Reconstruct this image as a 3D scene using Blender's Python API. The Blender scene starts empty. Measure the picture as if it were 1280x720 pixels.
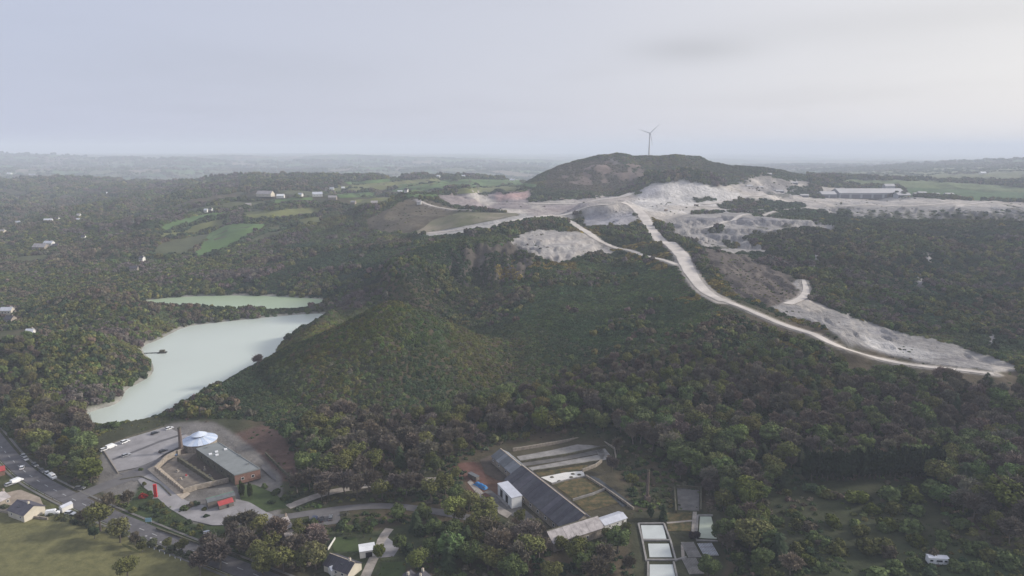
import bpy, bmesh, math, random
import numpy as np
from mathutils import Vector, Matrix

# ------------------------------------------------------------------ camera, sky, sun, exposure
SC = bpy.context.scene
COL = SC.collection
CAM_Z = 150.0
PITCH = math.atan(176.0 / 853.3)
FPX = 853.3
cp, sp_ = math.cos(PITCH), math.sin(PITCH)
cam_d = bpy.data.cameras.new('camera')
cam_d.lens = 24.0; cam_d.sensor_width = 36.0
cam_d.clip_start = 1.0; cam_d.clip_end = 60000.0
cam = bpy.data.objects.new('camera', cam_d); COL.objects.link(cam)
cam.location = (0, 0, CAM_Z); cam.rotation_euler = (math.pi / 2 - PITCH, 0, 0)
SC.camera = cam

SUN_EL, SUN_AZ = math.radians(24), math.radians(80)      # azimuth clockwise from +Y (the view direction): sun ahead and to the right
sun_d = bpy.data.lights.new('sun', 'SUN'); sun_d.energy = 4.5; sun_d.angle = math.radians(8.0)
sun_d.color = (1.0, 0.93, 0.84)
sun = bpy.data.objects.new('sun', sun_d); COL.objects.link(sun)
_sd = Vector((math.sin(SUN_AZ) * math.cos(SUN_EL), math.cos(SUN_AZ) * math.cos(SUN_EL), math.sin(SUN_EL)))
sun.rotation_euler = _sd.to_track_quat('Z', 'Y').to_euler()

W = bpy.data.worlds.new('World'); SC.world = W; W.use_nodes = True
wt = W.node_tree; wt.nodes.clear()
def wn(t, **k):
    n = wt.nodes.new(t)
    for a, b in k.items(): setattr(n, a, b)
    return n
sky = wn('ShaderNodeTexSky', sky_type='NISHITA', sun_disc=False, sun_elevation=SUN_EL, sun_rotation=SUN_AZ,
         altitude=100, air_density=1.2, dust_density=3.0, ozone_density=1.5)
bg = wn('ShaderNodeBackground'); bg.inputs["Strength"].default_value = 0.125
out = wn('ShaderNodeOutputWorld')
tc = wn('ShaderNodeTexCoord'); sep = wn('ShaderNodeSeparateXYZ')
wt.links.new(tc.outputs['Generated'], sep.inputs[0])
def wm(op, a, b=None, c=None, clamp=False):
    n = wn('ShaderNodeMath', operation=op); n.use_clamp = clamp
    for i, v in enumerate((a, b, c)):
        if v is None: continue
        if isinstance(v, (int, float)): n.inputs[i].default_value = v
        else: wt.links.new(v, n.inputs[i])
    return n.outputs[0]
# thin cloud veil: brighter towards the side the sun is on, greyer bars of stratus on top
zc = wm('MAXIMUM', sep.outputs['Z'], 0.02)
den = wm('ADD', zc, 0.09)
px_ = wm('DIVIDE', sep.outputs['X'], den); py_ = wm('DIVIDE', sep.outputs['Y'], den)
comb = wn('ShaderNodeCombineXYZ'); wt.links.new(px_, comb.inputs[0]); wt.links.new(py_, comb.inputs[1])
nz = wn('ShaderNodeTexNoise'); nz.inputs['Scale'].default_value = 0.55; nz.inputs['Detail'].default_value = 5; nz.inputs['Roughness'].default_value = 0.5
wt.links.new(comb.outputs[0], nz.inputs['Vector'])
nz2 = wn('ShaderNodeTexNoise'); nz2.inputs['Scale'].default_value = 0.16; nz2.inputs['Detail'].default_value = 3
wt.links.new(comb.outputs[0], nz2.inputs['Vector'])
sidev = wm('ADD', wm('MULTIPLY', sep.outputs['X'], math.sin(SUN_AZ)), wm('MULTIPLY', sep.outputs['Y'], math.cos(SUN_AZ)))
side = wm('MULTIPLY_ADD', sidev, 0.5, 0.5, clamp=True)
ramp = wn('ShaderNodeValToRGB')
ramp.color_ramp.elements[0].position = 0.25; ramp.color_ramp.elements[0].color = (4.25, 4.6, 5.8, 1)
ramp.color_ramp.elements[1].position = 1.0; ramp.color_ramp.elements[1].color = (7.2, 7.0, 6.85, 1)
e = ramp.color_ramp.elements.new(0.62); e.color = (5.35, 5.45, 6.1, 1)
e = ramp.color_ramp.elements.new(0.88); e.color = (6.9, 6.75, 6.75, 1)
wt.links.new(side, ramp.inputs[0])
cl = wn('ShaderNodeMapRange'); cl.inputs['From Min'].default_value = 0.50; cl.inputs['From Max'].default_value = 0.74
cl.inputs['To Min'].default_value = 1.0; cl.inputs['To Max'].default_value = 0.95
wt.links.new(nz.outputs['Fac'], cl.inputs['Value'])
c2 = wn('ShaderNodeMapRange'); c2.inputs['From Min'].default_value = 0.35; c2.inputs['From Max'].default_value = 0.65
c2.inputs['To Min'].default_value = 0.98; c2.inputs['To Max'].default_value = 1.02
wt.links.new(nz2.outputs['Fac'], c2.inputs['Value'])
# separate soft stratus bars, each a place on the sky: (azimuth, elevation, half-width, half-height, depth) in radians
az_ = wm('ARCTAN2', sep.outputs['X'], sep.outputs['Y']); el_ = wm('ARCSINE', sep.outputs['Z'])
blob = None
wob = wm('MULTIPLY', wm('SUBTRACT', nz.outputs['Fac'], 0.5), 0.9)
for (a0, e0, wa, we, d) in ((0.245, 0.128, 0.085, 0.018, 0.16), (0.52, 0.15, 0.24, 0.022, 0.09), (0.36, 0.060, 0.16, 0.010, 0.04), (-0.30, 0.10, 0.14, 0.03, 0.04),
                            (1.2, 0.4, 0.4, 0.06, 0.15), (-1.0, 0.35, 0.3, 0.07, 0.12)):
    da = wm('DIVIDE', wm('SUBTRACT', az_, a0), wa); de = wm('DIVIDE', wm('SUBTRACT', el_, e0), we)
    r2 = wm('ADD', wm('MULTIPLY', da, da), wm('MULTIPLY', de, de))
    r2 = wm('ADD', r2, wob)
    v = wm('MULTIPLY', wm('POWER', 2.718, wm('MULTIPLY', r2, -1.0)), d)
    blob = v if blob is None else wm('ADD', blob, v)
tot = wm('MULTIPLY', wm('MULTIPLY', cl.outputs[0], c2.outputs[0]), wm('SUBTRACT', 1.0, blob))
veil = wn('ShaderNodeVectorMath', operation='SCALE'); wt.links.new(ramp.outputs[0], veil.inputs[0]); wt.links.new(tot, veil.inputs['Scale'])
mix = wn('ShaderNodeMix', data_type='RGBA'); mix.inputs['Factor'].default_value = 0.9
wt.links.new(sky.outputs[0], mix.inputs['A']); wt.links.new(veil.outputs[0], mix.inputs['B'])
wt.links.new(mix.outputs['Result'], bg.inputs['Color']); wt.links.new(bg.outputs[0], out.inputs['Surface'])

SC.view_settings.view_transform = 'Standard'; SC.view_settings.look = 'None'
SC.view_settings.exposure = 0.0; SC.view_settings.gamma = 1.0
SC.render.engine = 'CYCLES'
cy = SC.cycles
cy.max_bounces = 5; cy.diffuse_bounces = 2; cy.glossy_bounces = 2; cy.transmission_bounces = 2; cy.volume_bounces = 2
cy.transparent_max_bounces = 6; cy.use_denoising = True; cy.caustics_reflective = False; cy.caustics_refractive = False
cy.use_adaptive_sampling = True; cy.adaptive_threshold = 0.012

# ------------------------------------------------------------------ numeric terrain
RNG = np.random.default_rng(7); random.seed(7)
def ray(px, py):
    u = (np.asarray(px, float) - 640) / FPX; v = (360 - np.asarray(py, float)) / FPX
    d = cp + v * sp_
    return u / d, (sp_ - v * cp) / d                 # a = X/Y, s = drop per metre of Y
def project(X, Y, Z):
    f = Y * cp - (Z - CAM_Z) * sp_; f = np.maximum(f, 1e-3)
    up = Y * sp_ + (Z - CAM_Z) * cp
    return 640 + FPX * X / f, 360 - FPX * up / f
def ppY(px, py, Y):
    a, s = ray(px, py); return float(a * Y), float(Y), float(CAM_Z - s * Y)
def ppz(px, py, z):
    a, s = ray(px, py); Y = (CAM_Z - z) / s; return float(a * Y), float(Y), float(z)

PZ = [(-80,740,0),(200,730,0),(500,730,0),(780,735,0),(-60,640,0),(100,650,0),(200,620,0),(400,640,0),(600,640,0),(750,600,0),(850,640,0),(880,720,0),
      (700,565,0),(560,575,0.5),(300,560,0),(200,540,-0.5),(100,560,0),(0,545,0),(620,560,0),(440,570,0.5),(820,575,1.5),(1000,720,4),(1280,725,9),(1100,650,6),(1290,630,16),
      (950,610,3),(1100,590,8),(60,520,0),(380,590,0),(960,560,7)]
PY = [(800,500,360),(900,472,385),(1050,452,401),(1240,472,374),(1160,500,352),(1200,540,330),(640,500,375),(700,470,410),
      (750,430,450),(850,400,480),(900,374,520),(860,337,630),(835,305,750),(806,277,930),(780,257,1150),(700,262,1120),(660,257,1200),(950,394,475),(1000,413,440),(1046,434,408),
      (760,243,1350),(640,250,1350),(680,234,1400),(700,350,640),(760,365,610),(760,320,760),(740,285,900),
      (500,240,1700),(550,226,2100),(350,225,2350),(610,226,2100),(480,262,1300),(520,249,1150),(600,272,1000),(530,291,900),(640,277,960),(450,292,950),(450,322,800),
      (450,360,690),(420,380,640),(410,367,560),(500,349,600),(555,322,660),(600,304,720),(650,300,770),(700,294,790),(730,297,800),(690,329,690),(640,343,650),(600,347,645),
      (650,382,585),(560,388,600),(430,410,520),(400,428,490),(345,476,405),(270,520,358),
      (125,392,590),(100,440,470),(170,455,440),(60,495,385),(30,440,480),(20,400,580),
      (100,342,800),(200,352,740),(300,350,725),(380,350,710),(50,300,1050),(150,292,1080),(250,322,880),(290,291,1030),(360,286,1030),(340,266,1230),(200,292,1030),
      (260,271,1190),(300,252,1480),(400,262,1280),(400,246,1530),(200,262,1400),(100,262,1650),(100,241,2200),(30,241,2200),(200,240,2150),(195,236,2500),(250,229,2300),(40,230,2500),(110,229,2500),(320,225,2200),(400,225,2200),
      (100,215,5200),(100,206,7500),(60,198,9500),(250,197,10500),(450,196,11500),(400,210,6500),(560,207,7500),
      (850,246,1260),(920,240,1330),(900,265,1100),(900,300,850),(960,277,950),(960,330,690),(930,350,600),(1000,377,520),(1020,300,830),(1100,330,700),(1100,290,900),
      (1020,263,1180),(1150,263,1180),(1270,265,1180),(1050,250,1450),(1150,246,1400),(1270,256,1350),(1200,236,1700),(1050,228,1750),(1200,224,2200),(1280,400,500),(1200,390,520),(1200,342,690),(1200,302,850),(1200,280,960),
      (1100,402,490),(1250,432,440),(1100,420,450),(1180,440,420),(1280,300,850),(1180,209,4300),(1280,205,4300),(1080,214,4000),(1180,216,3200),(980,222,1900),(940,224,1600)]
YZ = [(492,545,-3),(560,530,-1),(620,560,4),(492,580,1),(450,540,-2),(430,520,4),(492,452,2),(492,385,1.5),(590,452,4),(400,452,2),(640,500,12),(540,400,2),(440,400,1.5),(760,2100,30),(640,1900,38),(900,2100,40),(350,2900,-10),(550,2800,-10),(700,3000,-20),(250,3100,-15),(50,3300,-25),(300,4000,-50),(640,5000,-50),(900,5000,-60),(1200,6000,-70),(1280,6500,-20),(1080,6000,-20),
      (640,12000,-30),(1280,12000,-60),(-100,20000,-60),(640,20000,-60),(1380,20000,-60),(-100,14000,-30),(-200,1000,15),(-200,600,15),(1500,700,40),(1500,400,35),(1500,1500,50),(-200,2500,40),(1500,4300,80),
      (-150,180,0),(640,130,0),(1400,130,8),(1450,220,20),(-200,330,5),(-100,430,12)]
cps = [ppz(*p) for p in PZ] + [ppY(*p) for p in PY]
for px, Y, z in YZ: cps.append(((px - 640) / FPX * Y * 1.0, Y, z))
cps = np.array(cps)
KY = 0.75
def feat(X, Y): return np.stack([X / Y, np.log(Y) * KY], -1)
Fq = feat(cps[:, 0], cps[:, 1]); n = len(Fq)
def phi(r2): return 0.5 * r2 * np.log(r2 + 1e-12)
r2 = ((Fq[:, None] - Fq[None]) ** 2).sum(-1)
A = np.zeros((n + 3, n + 3)); A[:n, :n] = phi(r2) + np.eye(n) * 1e-5
A[:n, n] = 1; A[:n, n + 1:] = Fq; A[n, :n] = 1; A[n + 1:, :n] = Fq.T
bvec = np.zeros(n + 3); bvec[:n] = cps[:, 2]
wts = np.linalg.solve(A, bvec)

def hash2(ix, iy, seed):
    h = (ix.astype(np.int64) * 374761393 + iy.astype(np.int64) * 668265263 + seed * 1274126177) & 0xffffffff
    h = ((h ^ (h >> 13)) * 1274126177) & 0xffffffff
    return ((h ^ (h >> 16)) & 0xffff) / 65535.0
def vnoise(x, y, seed):
    ix, iy = np.floor(x), np.floor(y); fx, fy = x - ix, y - iy
    fx = fx * fx * (3 - 2 * fx); fy = fy * fy * (3 - 2 * fy)
    a, b = hash2(ix, iy, seed), hash2(ix + 1, iy, seed); c, d = hash2(ix, iy + 1, seed), hash2(ix + 1, iy + 1, seed)
    return (a * (1 - fx) + b * fx) * (1 - fy) + (c * (1 - fx) + d * fx) * fy * 1.0
def fbm(x, y, seed, o=4):
    s, amp, tot = 0, 1.0, 0
    for i in range(o):
        s = s + amp * (vnoise(x * 2 ** i, y * 2 ** i, seed + i * 17) - 0.5); tot += amp; amp *= 0.5
    return s / tot * 2
def smooth(x, a, b):
    t = np.clip((x - a) / (b - a), 0, 1); return t * t * (3 - 2 * t)

NA, NR = 660, 800
A0, A1 = -0.98, 0.98
Y0, Y1 = 125.0, 24000.0
ga = np.linspace(A0, A1, NA)
# rows: dense between 150 and 2600 m, sparser beyond
t = np.linspace(0, 1, NR)
lnY = np.interp(t, [0, 0.86, 1], [math.log(Y0), math.log(2700), math.log(Y1)])
gY = np.exp(lnY)
GA, GY = np.meshgrid(ga, gY)
GX = GA * GY
F = np.stack([GA, np.log(GY) * KY], -1).reshape(-1, 2)
Z = np.empty(len(F))
for i in range(0, len(F), 40000):
    q = F[i:i + 40000]; d2 = ((q[:, None] - Fq[None]) ** 2).sum(-1)
    Z[i:i + 40000] = phi(d2) @ wts[:n] + wts[n] + q @ wts[n + 1:]
Z = Z.reshape(GX.shape)
Z = np.maximum(Z, -95)

def cone(cx, cy_, R, h, pw=1.0, ell=1.0, rot=0.0, flat=0.0):
    dx, dy = GX - cx, GY - cy_
    x = dx * math.cos(rot) + dy * math.sin(rot); y = -dx * math.sin(rot) + dy * math.cos(rot)
    r = np.sqrt((x / ell) ** 2 + y ** 2) / R
    r = r + 0.06 * fbm(dx / (R * .5), dy / (R * .5), 5, 3)
    r = np.clip((r - flat) / (1 - flat), 0, None)
    t = np.clip(1 - r, 0, 1)
    if flat > 0: return h * np.minimum(t * 1.0, 1) ** pw
    return h * (t ** pw * 0.7 + 0.3 * smooth(t, 0, 1)) * 1.0
# conical spoil tip in the middle distance
cxy = ppY(492, 392, 452)
Zn = Z.copy()
_zb = float(Z[int(np.argmin(abs(gY - 452))), int(np.argmin(abs(ga - cxy[0] / 452)))])
tip = cone(cxy[0], 448, 88, cxy[2] - _zb + 9, .95)
Z = Z + tip * smooth(tip, 0, 4)
# wind-turbine hill: long, flat crowned
def hill_profile():
    g = np.zeros_like(Z)
    base = 58.0
    xs = np.array([640, 660, 680, 700, 720, 745, 775, 800, 840, 860, 875, 890, 905, 925, 960, 1000, 1040])
    ys = np.array([236, 225, 215, 208, 203, 198, 197, 197.5, 198, 201, 206, 212, 216, 219, 222, 227, 232])
    P = [ppY(x, y, 1600) for x, y in zip(xs, ys)]
    X_ = np.array([p[0] for p in P]); H_ = np.array([p[2] for p in P])
    top = np.interp(GA * 1600, X_, H_ - base, left=0, right=0)
    top = np.maximum(top - 5.5, 0); top *= smooth(GA * 1600, X_[0] - 60, X_[0] + 10) * (1 - smooth(GA * 1600, X_[-1] - 10, X_[-1] + 80))
    dy = (GY - 1600)
    half = 205.0
    t = np.where(dy < 0, np.clip(1 + dy / half, 0, 1), np.clip(1 - (dy - 60) / 260, 0, 1))
    t = t + 0.07 * fbm(GX / 60, GY / 60, 31, 3) * smooth(t, 0, .2) * (1 - smooth(t, .85, 1))
    return np.maximum(top, 0) * smooth(np.clip(t, 0, 1), 0, 1)
Z = Z + hill_profile()
# china clay heap beside the turbine hill, and smaller heaps in the works
hp = ppY(836, 252, 1215)
Z = Z + cone(ppY(836, 240, 1290)[0], 1290, 98, 31, 1.0, 1.2, 0, 0.30)
Z = Z + cone(ppY(885, 240, 1300)[0], 1305, 90, 19, 1.0, 1.5, 0, 0.1)
Z = Z + cone(ppY(757, 270, 1010)[0], 1015, 44, 16, 1.0, 1.5, 0, 0.5)
Z = Z + cone(ppY(930, 232, 1480)[0], 1480, 60, 10, 1.0, 1.6, 0, 0.3) + cone(ppY(975, 230, 1500)[0], 1500, 60, 9, 1.0, 1.8, 0, 0.3)
for (x_, y_, r_, h_) in ((560, 1330, 60, 16), (625, 1300, 70, 14)):
    Z = Z + cone(ppY(x_, 250, y_)[0], y_, r_, h_, 1.0, 1.5, 0, 0.4)
# wooded knolls by the lake
for (x_, y_, r_, h_, el) in ((112, 600, 58, 15, 1.2), (90, 455, 66, 14, 1.5), (262, 610, 32, 5, 2.2), (368, 608, 26, 7, 1.6), (1000, 780, 90, 8, 1.5)):
    Z = Z + cone(ppY(x_, 360, y_)[0], y_, r_, h_, 1.0, el)

# relief
PXg, PYg = project(GX, GY, Z)
def inpoly(px, py, poly):
    inside = np.zeros(px.shape, bool); m = len(poly)
    for i in range(m):
        x1, y1 = poly[i]; x2, y2 = poly[(i + 1) % m]
        if y1 == y2: continue
        c = ((y1 > py) != (y2 > py)) & (px < (x2 - x1) * (py - y1) / (y2 - y1) + x1)
        inside ^= c
    return inside
def seg_dist(X, Y, pts, want_t=False):
    best = np.full(X.shape, 1e9); zt = np.zeros(X.shape)
    for i in range(len(pts) - 1):
        x1, y1 = pts[i][:2]; x2, y2 = pts[i + 1][:2]; dx, dy = x2 - x1, y2 - y1; L = dx * dx + dy * dy + 1e-9
        t = np.clip(((X - x1) * dx + (Y - y1) * dy) / L, 0, 1)
        d = np.hypot(X - x1 - t * dx, Y - y1 - t * dy)
        if want_t:
            z = pts[i][2] + t * (pts[i + 1][2] - pts[i][2]); zt = np.where(d < best, z, zt)
        best = np.minimum(best, d)
    return (best, zt) if want_t else best

flatz = smooth(GY, 330, 420) if False else 1 - (smooth(PYg, 520, 560) * (1 - smooth(PXg, 900, 1000)) * (GY < 400))
_open = (1 - smooth(cone(ppY(836, 240, 1290)[0], 1290, 125, 31, 1.0, 1.2, 0, 0.3), 0, 3)) * smooth(PXg, 620, 700) * (1 - smooth(PYg, 325, 345)) * smooth(GY, 600, 700) * (GY < 1650)
Z = Z + _open * (0.7 * fbm(GX / 16, GY / 20, 23, 3) + 1.8 * fbm(GX / 55, GY / 60, 24, 2))
am = flatz * (0.9 + 1.9 * smooth(GY, 500, 1200)) + 5 * smooth(GY, 1500, 2500)
Z = Z + am * fbm(GX / 38, GY / 38, 3, 4) + flatz * (2.2 + 5.0 * smooth(GY, 480, 900) + 9.0 * smooth(GY, 800, 1500) * (PXg < 600)) * (1 - 2.2 * np.abs(fbm(GX / 95 + .6 * fbm(GX / 200, GY / 200, 12, 2), GY / 130, 9, 3))) * smooth(GY, 330, 420) * (1 - .85 * smooth(tip, 0, 6))
Z = Z + smooth(GY, 750, 1100) * (1 - smooth(GY, 1600, 2100)) * (1 - smooth(PXg, 480, 620)) * 20 * (0.35 - np.abs(fbm(GX / 330 + .5 * fbm(GX / 500, GY / 500, 14, 2), GY / 420, 15, 3)) * 1.6)
Z = Z + smooth(GY, 2600, 4500) * 42 * fbm(GX / 1100, GY / 900, 77, 4)
# long low ridges of the far country
for (yc, wd, p0, p1, hh, sd) in ((7200, 900, -120, 330, 95, 81), (8600, 1100, 180, 760, 75, 82), (4700, 420, 60, 330, 34, 83), (5200, 450, 1060, 1400, 40, 84)):
    pxa = 640 + GA * FPX
    env = smooth(pxa, p0, p0 + 130) * (1 - smooth(pxa, p1 - 150, p1)); yy = (GY - yc - 500 * fbm(GA * 5, GA * 0 + sd, sd, 3)) / wd
    Z = Z + env * hh * (0.8 + .45 * fbm(GA * 9, GA * 0 + 3.3, sd + 5, 3)) * np.exp(-yy * yy)
# gullied quarry faces
PXg, PYg = project(GX, GY, Z)
def softpoly(poly, ya, yb, soft=5.0):
    m = inpoly(PXg, PYg, poly) & (GY > ya) & (GY < yb)
    m = m.astype(float)
    for _ in range(2):
        m[1:-1] = (m[:-2] + m[1:-1] * 2 + m[2:]) / 4; m[:, 1:-1] = (m[:, :-2] + m[:, 1:-1] * 2 + m[:, 2:]) / 4
    return m
K_gul = [([(560,312),(600,302),(640,300),(672,318),(690,330),(655,352),(600,362),(560,345)],560,800,9.0),
         ([(637,298),(660,288),(700,287),(730,292),(768,316),(735,318),(700,330),(672,320),(650,312)],640,900,2.2),
         ([(880,310),(930,318),(990,345),(1005,370),(960,384),(920,366),(890,335)],480,900,3.5),
         ([(970,380),(1012,376),(1060,395),(1110,412),(1180,428),(1240,447),(1150,446),(1050,425),(1000,398)],380,600,1.6),
         ([(1030,256),(1280,258),(1280,276),(1150,274),(1050,270)],900,1400,7.0),
         ([(950,288),(1100,280),(1285,282),(1285,400),(1150,395),(1010,350)],520,1100,9.0),
         ([(830,278),(960,266),(1035,272),(1000,290),(940,312),(880,306)],700,1300,4.0)]
for poly, ya, yb, amp in K_gul:
    m = softpoly(poly, ya, yb)
    rg = 1 - np.abs(fbm(GX / 9 + 0.5 * fbm(GX / 30, GY / 30, 2, 2), GY / 40, 51, 3)) * 2
    Z = Z + m * amp * (rg - 0.5) * 0.8

# working benches cut into the clay slopes
for poly, ya, yb, st in (([(823,266),(960,264),(1041,266),(1041,290),(960,312),(870,309),(835,290)], 720, 1250, 6.5), ([(640,288),(735,288),(772,318),(700,330),(648,314)], 620, 950, 5.0), ([(1040,255),(1285,257),(1285,277),(1040,272)], 950, 1400, 9.0),
                         ([(905,222),(1020,226),(1020,250),(940,250)], 1250, 1700, 4.0), ([(560,238),(665,238),(665,264),(570,262)], 1050, 1600, 5.0), ([(965,378),(1060,392),(1270,460),(1150,450),(1000,402)], 370, 620, 3.0)):
    m = softpoly(poly, ya, yb); q = (Z + 1.2 * fbm(GX / 40, GY / 40, 66, 3)) / st; fr = q - np.floor(q); Zt = (np.floor(q) + smooth(fr, .62, .95)) * st
    Z = Z + m * .8 * (Zt - Z)
# lakes: outline as seen, laid on the water plane
LAKE_Z = -2.5
lake1_px = [(92,522),(120,512),(150,504),(156,487),(170,480),(192,468),(190,452),(172,434),(200,424),(230,408),(262,404),(300,400),(340,396),(400,391),(408,394),(380,410),(345,432),(345,446),(290,474),(262,490),(232,512),(200,522),(150,532),(120,533)]
lake2_px = [(165,380),(190,374),(230,370.5),(300,369),(360,370.5),(392,373),(410,375),(400,380),(385,386.5),(350,388.5),(310,389.5),(288,390.5),(262,388.5),(235,388.5),(200,386)]
def lakeworld(pp): return [ppz(x, y, LAKE_Z)[:2] for x, y in pp]
def chaikin(P, k=2, closed=True):
    P = [tuple(p) for p in P]
    for _ in range(k):
        Q = []
        m = len(P) if closed else len(P) - 1
        if not closed: Q.append(P[0])
        for i in range(m):
            a, b = np.array(P[i]), np.array(P[(i + 1) % len(P)])
            Q += [tuple(a * .75 + b * .25), tuple(a * .25 + b * .75)]
        if not closed: Q.append(P[-1])
        P = Q
    return P
lakes = [chaikin(lakeworld(lake1_px), 2), chaikin(lakeworld(lake2_px), 2)]
LDIST = np.full(GX.shape, 1e9)
for L in lakes:
    sel = (GY > 300) & (GY < 800) & (GX < 0)
    d = seg_dist(GX[sel], GY[sel], L + [L[0]])
    ins = inpoly(GX[sel], GY[sel], L)
    d = np.where(ins, -d, d)
    tmp = LDIST[sel]; LDIST[sel] = np.minimum(tmp, d)
Z = np.where(LDIST < 0, LAKE_Z - np.clip(-LDIST * 0.35, 0, 4), np.where(LDIST < 60, np.maximum(LAKE_Z + np.clip(LDIST * 0.35, 0, 0.8), np.minimum(Z, LAKE_Z + 0.4 + LDIST * np.where((PXg > 168) & (PYg < 402) & (GY > 540), .34, .62))), Z))
ld_iso = seg_dist(GX, GY, [ppz(190, 392, 0)[:2], ppz(420, 384, 0)[:2]])
# the works floor lies level
_m = softpoly([(555,565),(640,548),(770,540),(800,585),(905,600),(912,740),(560,740)], 100, 360)
for _ in range(14):
    _m[1:-1] = (_m[:-2] + _m[1:-1] * 2 + _m[2:]) / 4; _m[:, 1:-1] = (_m[:, :-2] + _m[:, 1:-1] * 2 + _m[:, 2:]) / 4
Z = Z * (1 - _m)
# -------- roads: centrelines as seen; the ground is graded level across them
def hit_grid(px, py, Zg, ymin=130.0):
    a, s = ray(px, py); ja = (a - A0) / (A1 - A0) * (NA - 1); j = int(np.clip(math.floor(ja), 0, NA - 2)); f = ja - j
    col = Zg[:, j] * (1 - f) + Zg[:, j + 1] * f
    over = (col - (CAM_Z - s * gY)); over[gY < ymin] = -1
    k = int(np.argmax(over >= 0))
    if over[k] < 0: Y = min(20000.0, CAM_Z / max(float(s), 1e-4)); return (float(a * Y), float(Y), float(CAM_Z - s * Y))
    if k == 0 or gY[k - 1] < ymin: Y = gY[k]
    else:
        f2 = -over[k - 1] / (over[k] - over[k - 1] + 1e-12); Y = gY[k - 1] + f2 * (gY[k] - gY[k - 1])
    return (float(a * Y), float(Y), float(CAM_Z - s * Y))
def gz(X, Y, Zg=None):
    Zg = Z if Zg is None else Zg
    X = np.asarray(X, float); Y = np.asarray(Y, float)
    ja = np.clip((X / Y - A0) / (A1 - A0) * (NA - 1), 0, NA - 1.001); ri = np.clip(np.interp(Y, gY, np.arange(NR)), 0, NR - 1.001)
    j = ja.astype(int); k = ri.astype(int); f = ja - j; g = ri - k
    return (Zg[k, j] * (1 - f) + Zg[k, j + 1] * f) * (1 - g) + (Zg[k + 1, j] * (1 - f) + Zg[k + 1, j + 1] * f) * g
def resample(P, step):
    P = np.array(P, float); d = np.r_[0, np.cumsum(np.hypot(*(P[1:, :2] - P[:-1, :2]).T))]
    m = max(2, int(d[-1] / step) + 1); t = np.linspace(0, d[-1], m)
    return np.stack([np.interp(t, d, P[:, i]) for i in range(P.shape[1])], 1)
ROADS = {}
def road_line(key, pxs, widths, ymin=130.0, zfix=None, fall=3.0, step=4.0):
    global Z
    P = []
    for i, (x, y) in enumerate(pxs):
        q = ppz(x, y, zfix) if zfix is not None else hit_grid(x, y, Z, ymin)
        w = widths if isinstance(widths, (int, float)) else widths[i]
        P.append((q[0], q[1], q[2], w))
    P = chaikin(P, 3, closed=False); P = resample(P, step)
    P[:, 2] = gz(P[:, 0], P[:, 1]) if zfix is None else zfix
    if len(P) > 12 and zfix is None:
        k = np.ones(9) / 9; zz = np.convolve(np.pad(P[:, 2], 4, mode='edge'), k, 'valid'); P[:, 2] = zz
    x0, x1, y0, y1 = P[:, 0].min() - 30, P[:, 0].max() + 30, P[:, 1].min() - 30, P[:, 1].max() + 30
    sel = (GX > x0) & (GX < x1) & (GY > y0) & (GY < y1)
    d, zt = seg_dist(GX[sel], GY[sel], [tuple(p) for p in P], True)
    wm_ = float(np.max(P[:, 3])) / 2
    k = 1 - smooth(d, wm_ + 1.0, wm_ + 1.0 + fall * 2)
    z = Z[sel]; Z[sel] = z * (1 - k) + zt * k
    ROADS[key] = P
    return P
road_line('haul_a', [(778,252),(798,262),(808,276),(816,290),(836,304),(852,317),(858,333),(870,352),(884,367),(904,377)], [16,16,14,13,14,14,12,10,9,6], 420)
road_line('haul_b', [(900,374),(950,394),(1000,413),(1044,434),(1090,445),(1150,459),(1242,468)], [6,4.5,5.5,6,4.5,4.5,4.5], 330)
road_line('haul_c', [(704,274),(735,294),(770,309),(812,321),(846,331)], [9,8,7,6,6], 560)
road_line('haul_d', [(520,249),(538,258),(560,261),(590,263)], [5,5,5,5], 800)
road_line('haul_e', [(524,292),(570,287),(620,280),(668,272),(700,270),(722,262),(760,256)], [9,10,12,16,12,12,12], 800)
road_line('haul_f', [(660,254),(710,255),(750,250),(790,240)], [14,14,14,14], 1000)
road_line('haul_g', [(880,256),(940,245),(985,247),(1030,254),(1100,257),(1180,256),(1280,256)], [14,14,12,10,10,10,10], 1050)
road_line('haul_h', [(882,286),(905,278),(930,268),(968,264)], [6,6,6,6], 700)
road_line('haul_i', [(984,380),(1002,374),(1009,364),(1004,350)], [7,7,5,3], 400)
road_line('main', [(-60,480),(-25,525),(-4,552),(16,577),(42,599),(80,619),(120,638),(170,659),(240,688),(300,711),(360,735)], 7.6, zfix=0.0)
road_line('spur', [(92,624),(120,612),(150,601),(176,592),(190,597)], 8.0, zfix=0.0)
road_line('lane', [(300,648),(345,648),(385,642),(425,636),(470,632),(510,634),(560,642),(600,650)], 4.6, zfix=0.0)
road_line('clay_path', [(360,634),(400,618),(450,608),(490,603),(530,600),(556,600)], 4.5, zfix=0.0)
road_line('drive', [(487,661),(478,672),(474,686),(466,700),(455,725)], 3.6, zfix=0.0)

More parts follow.
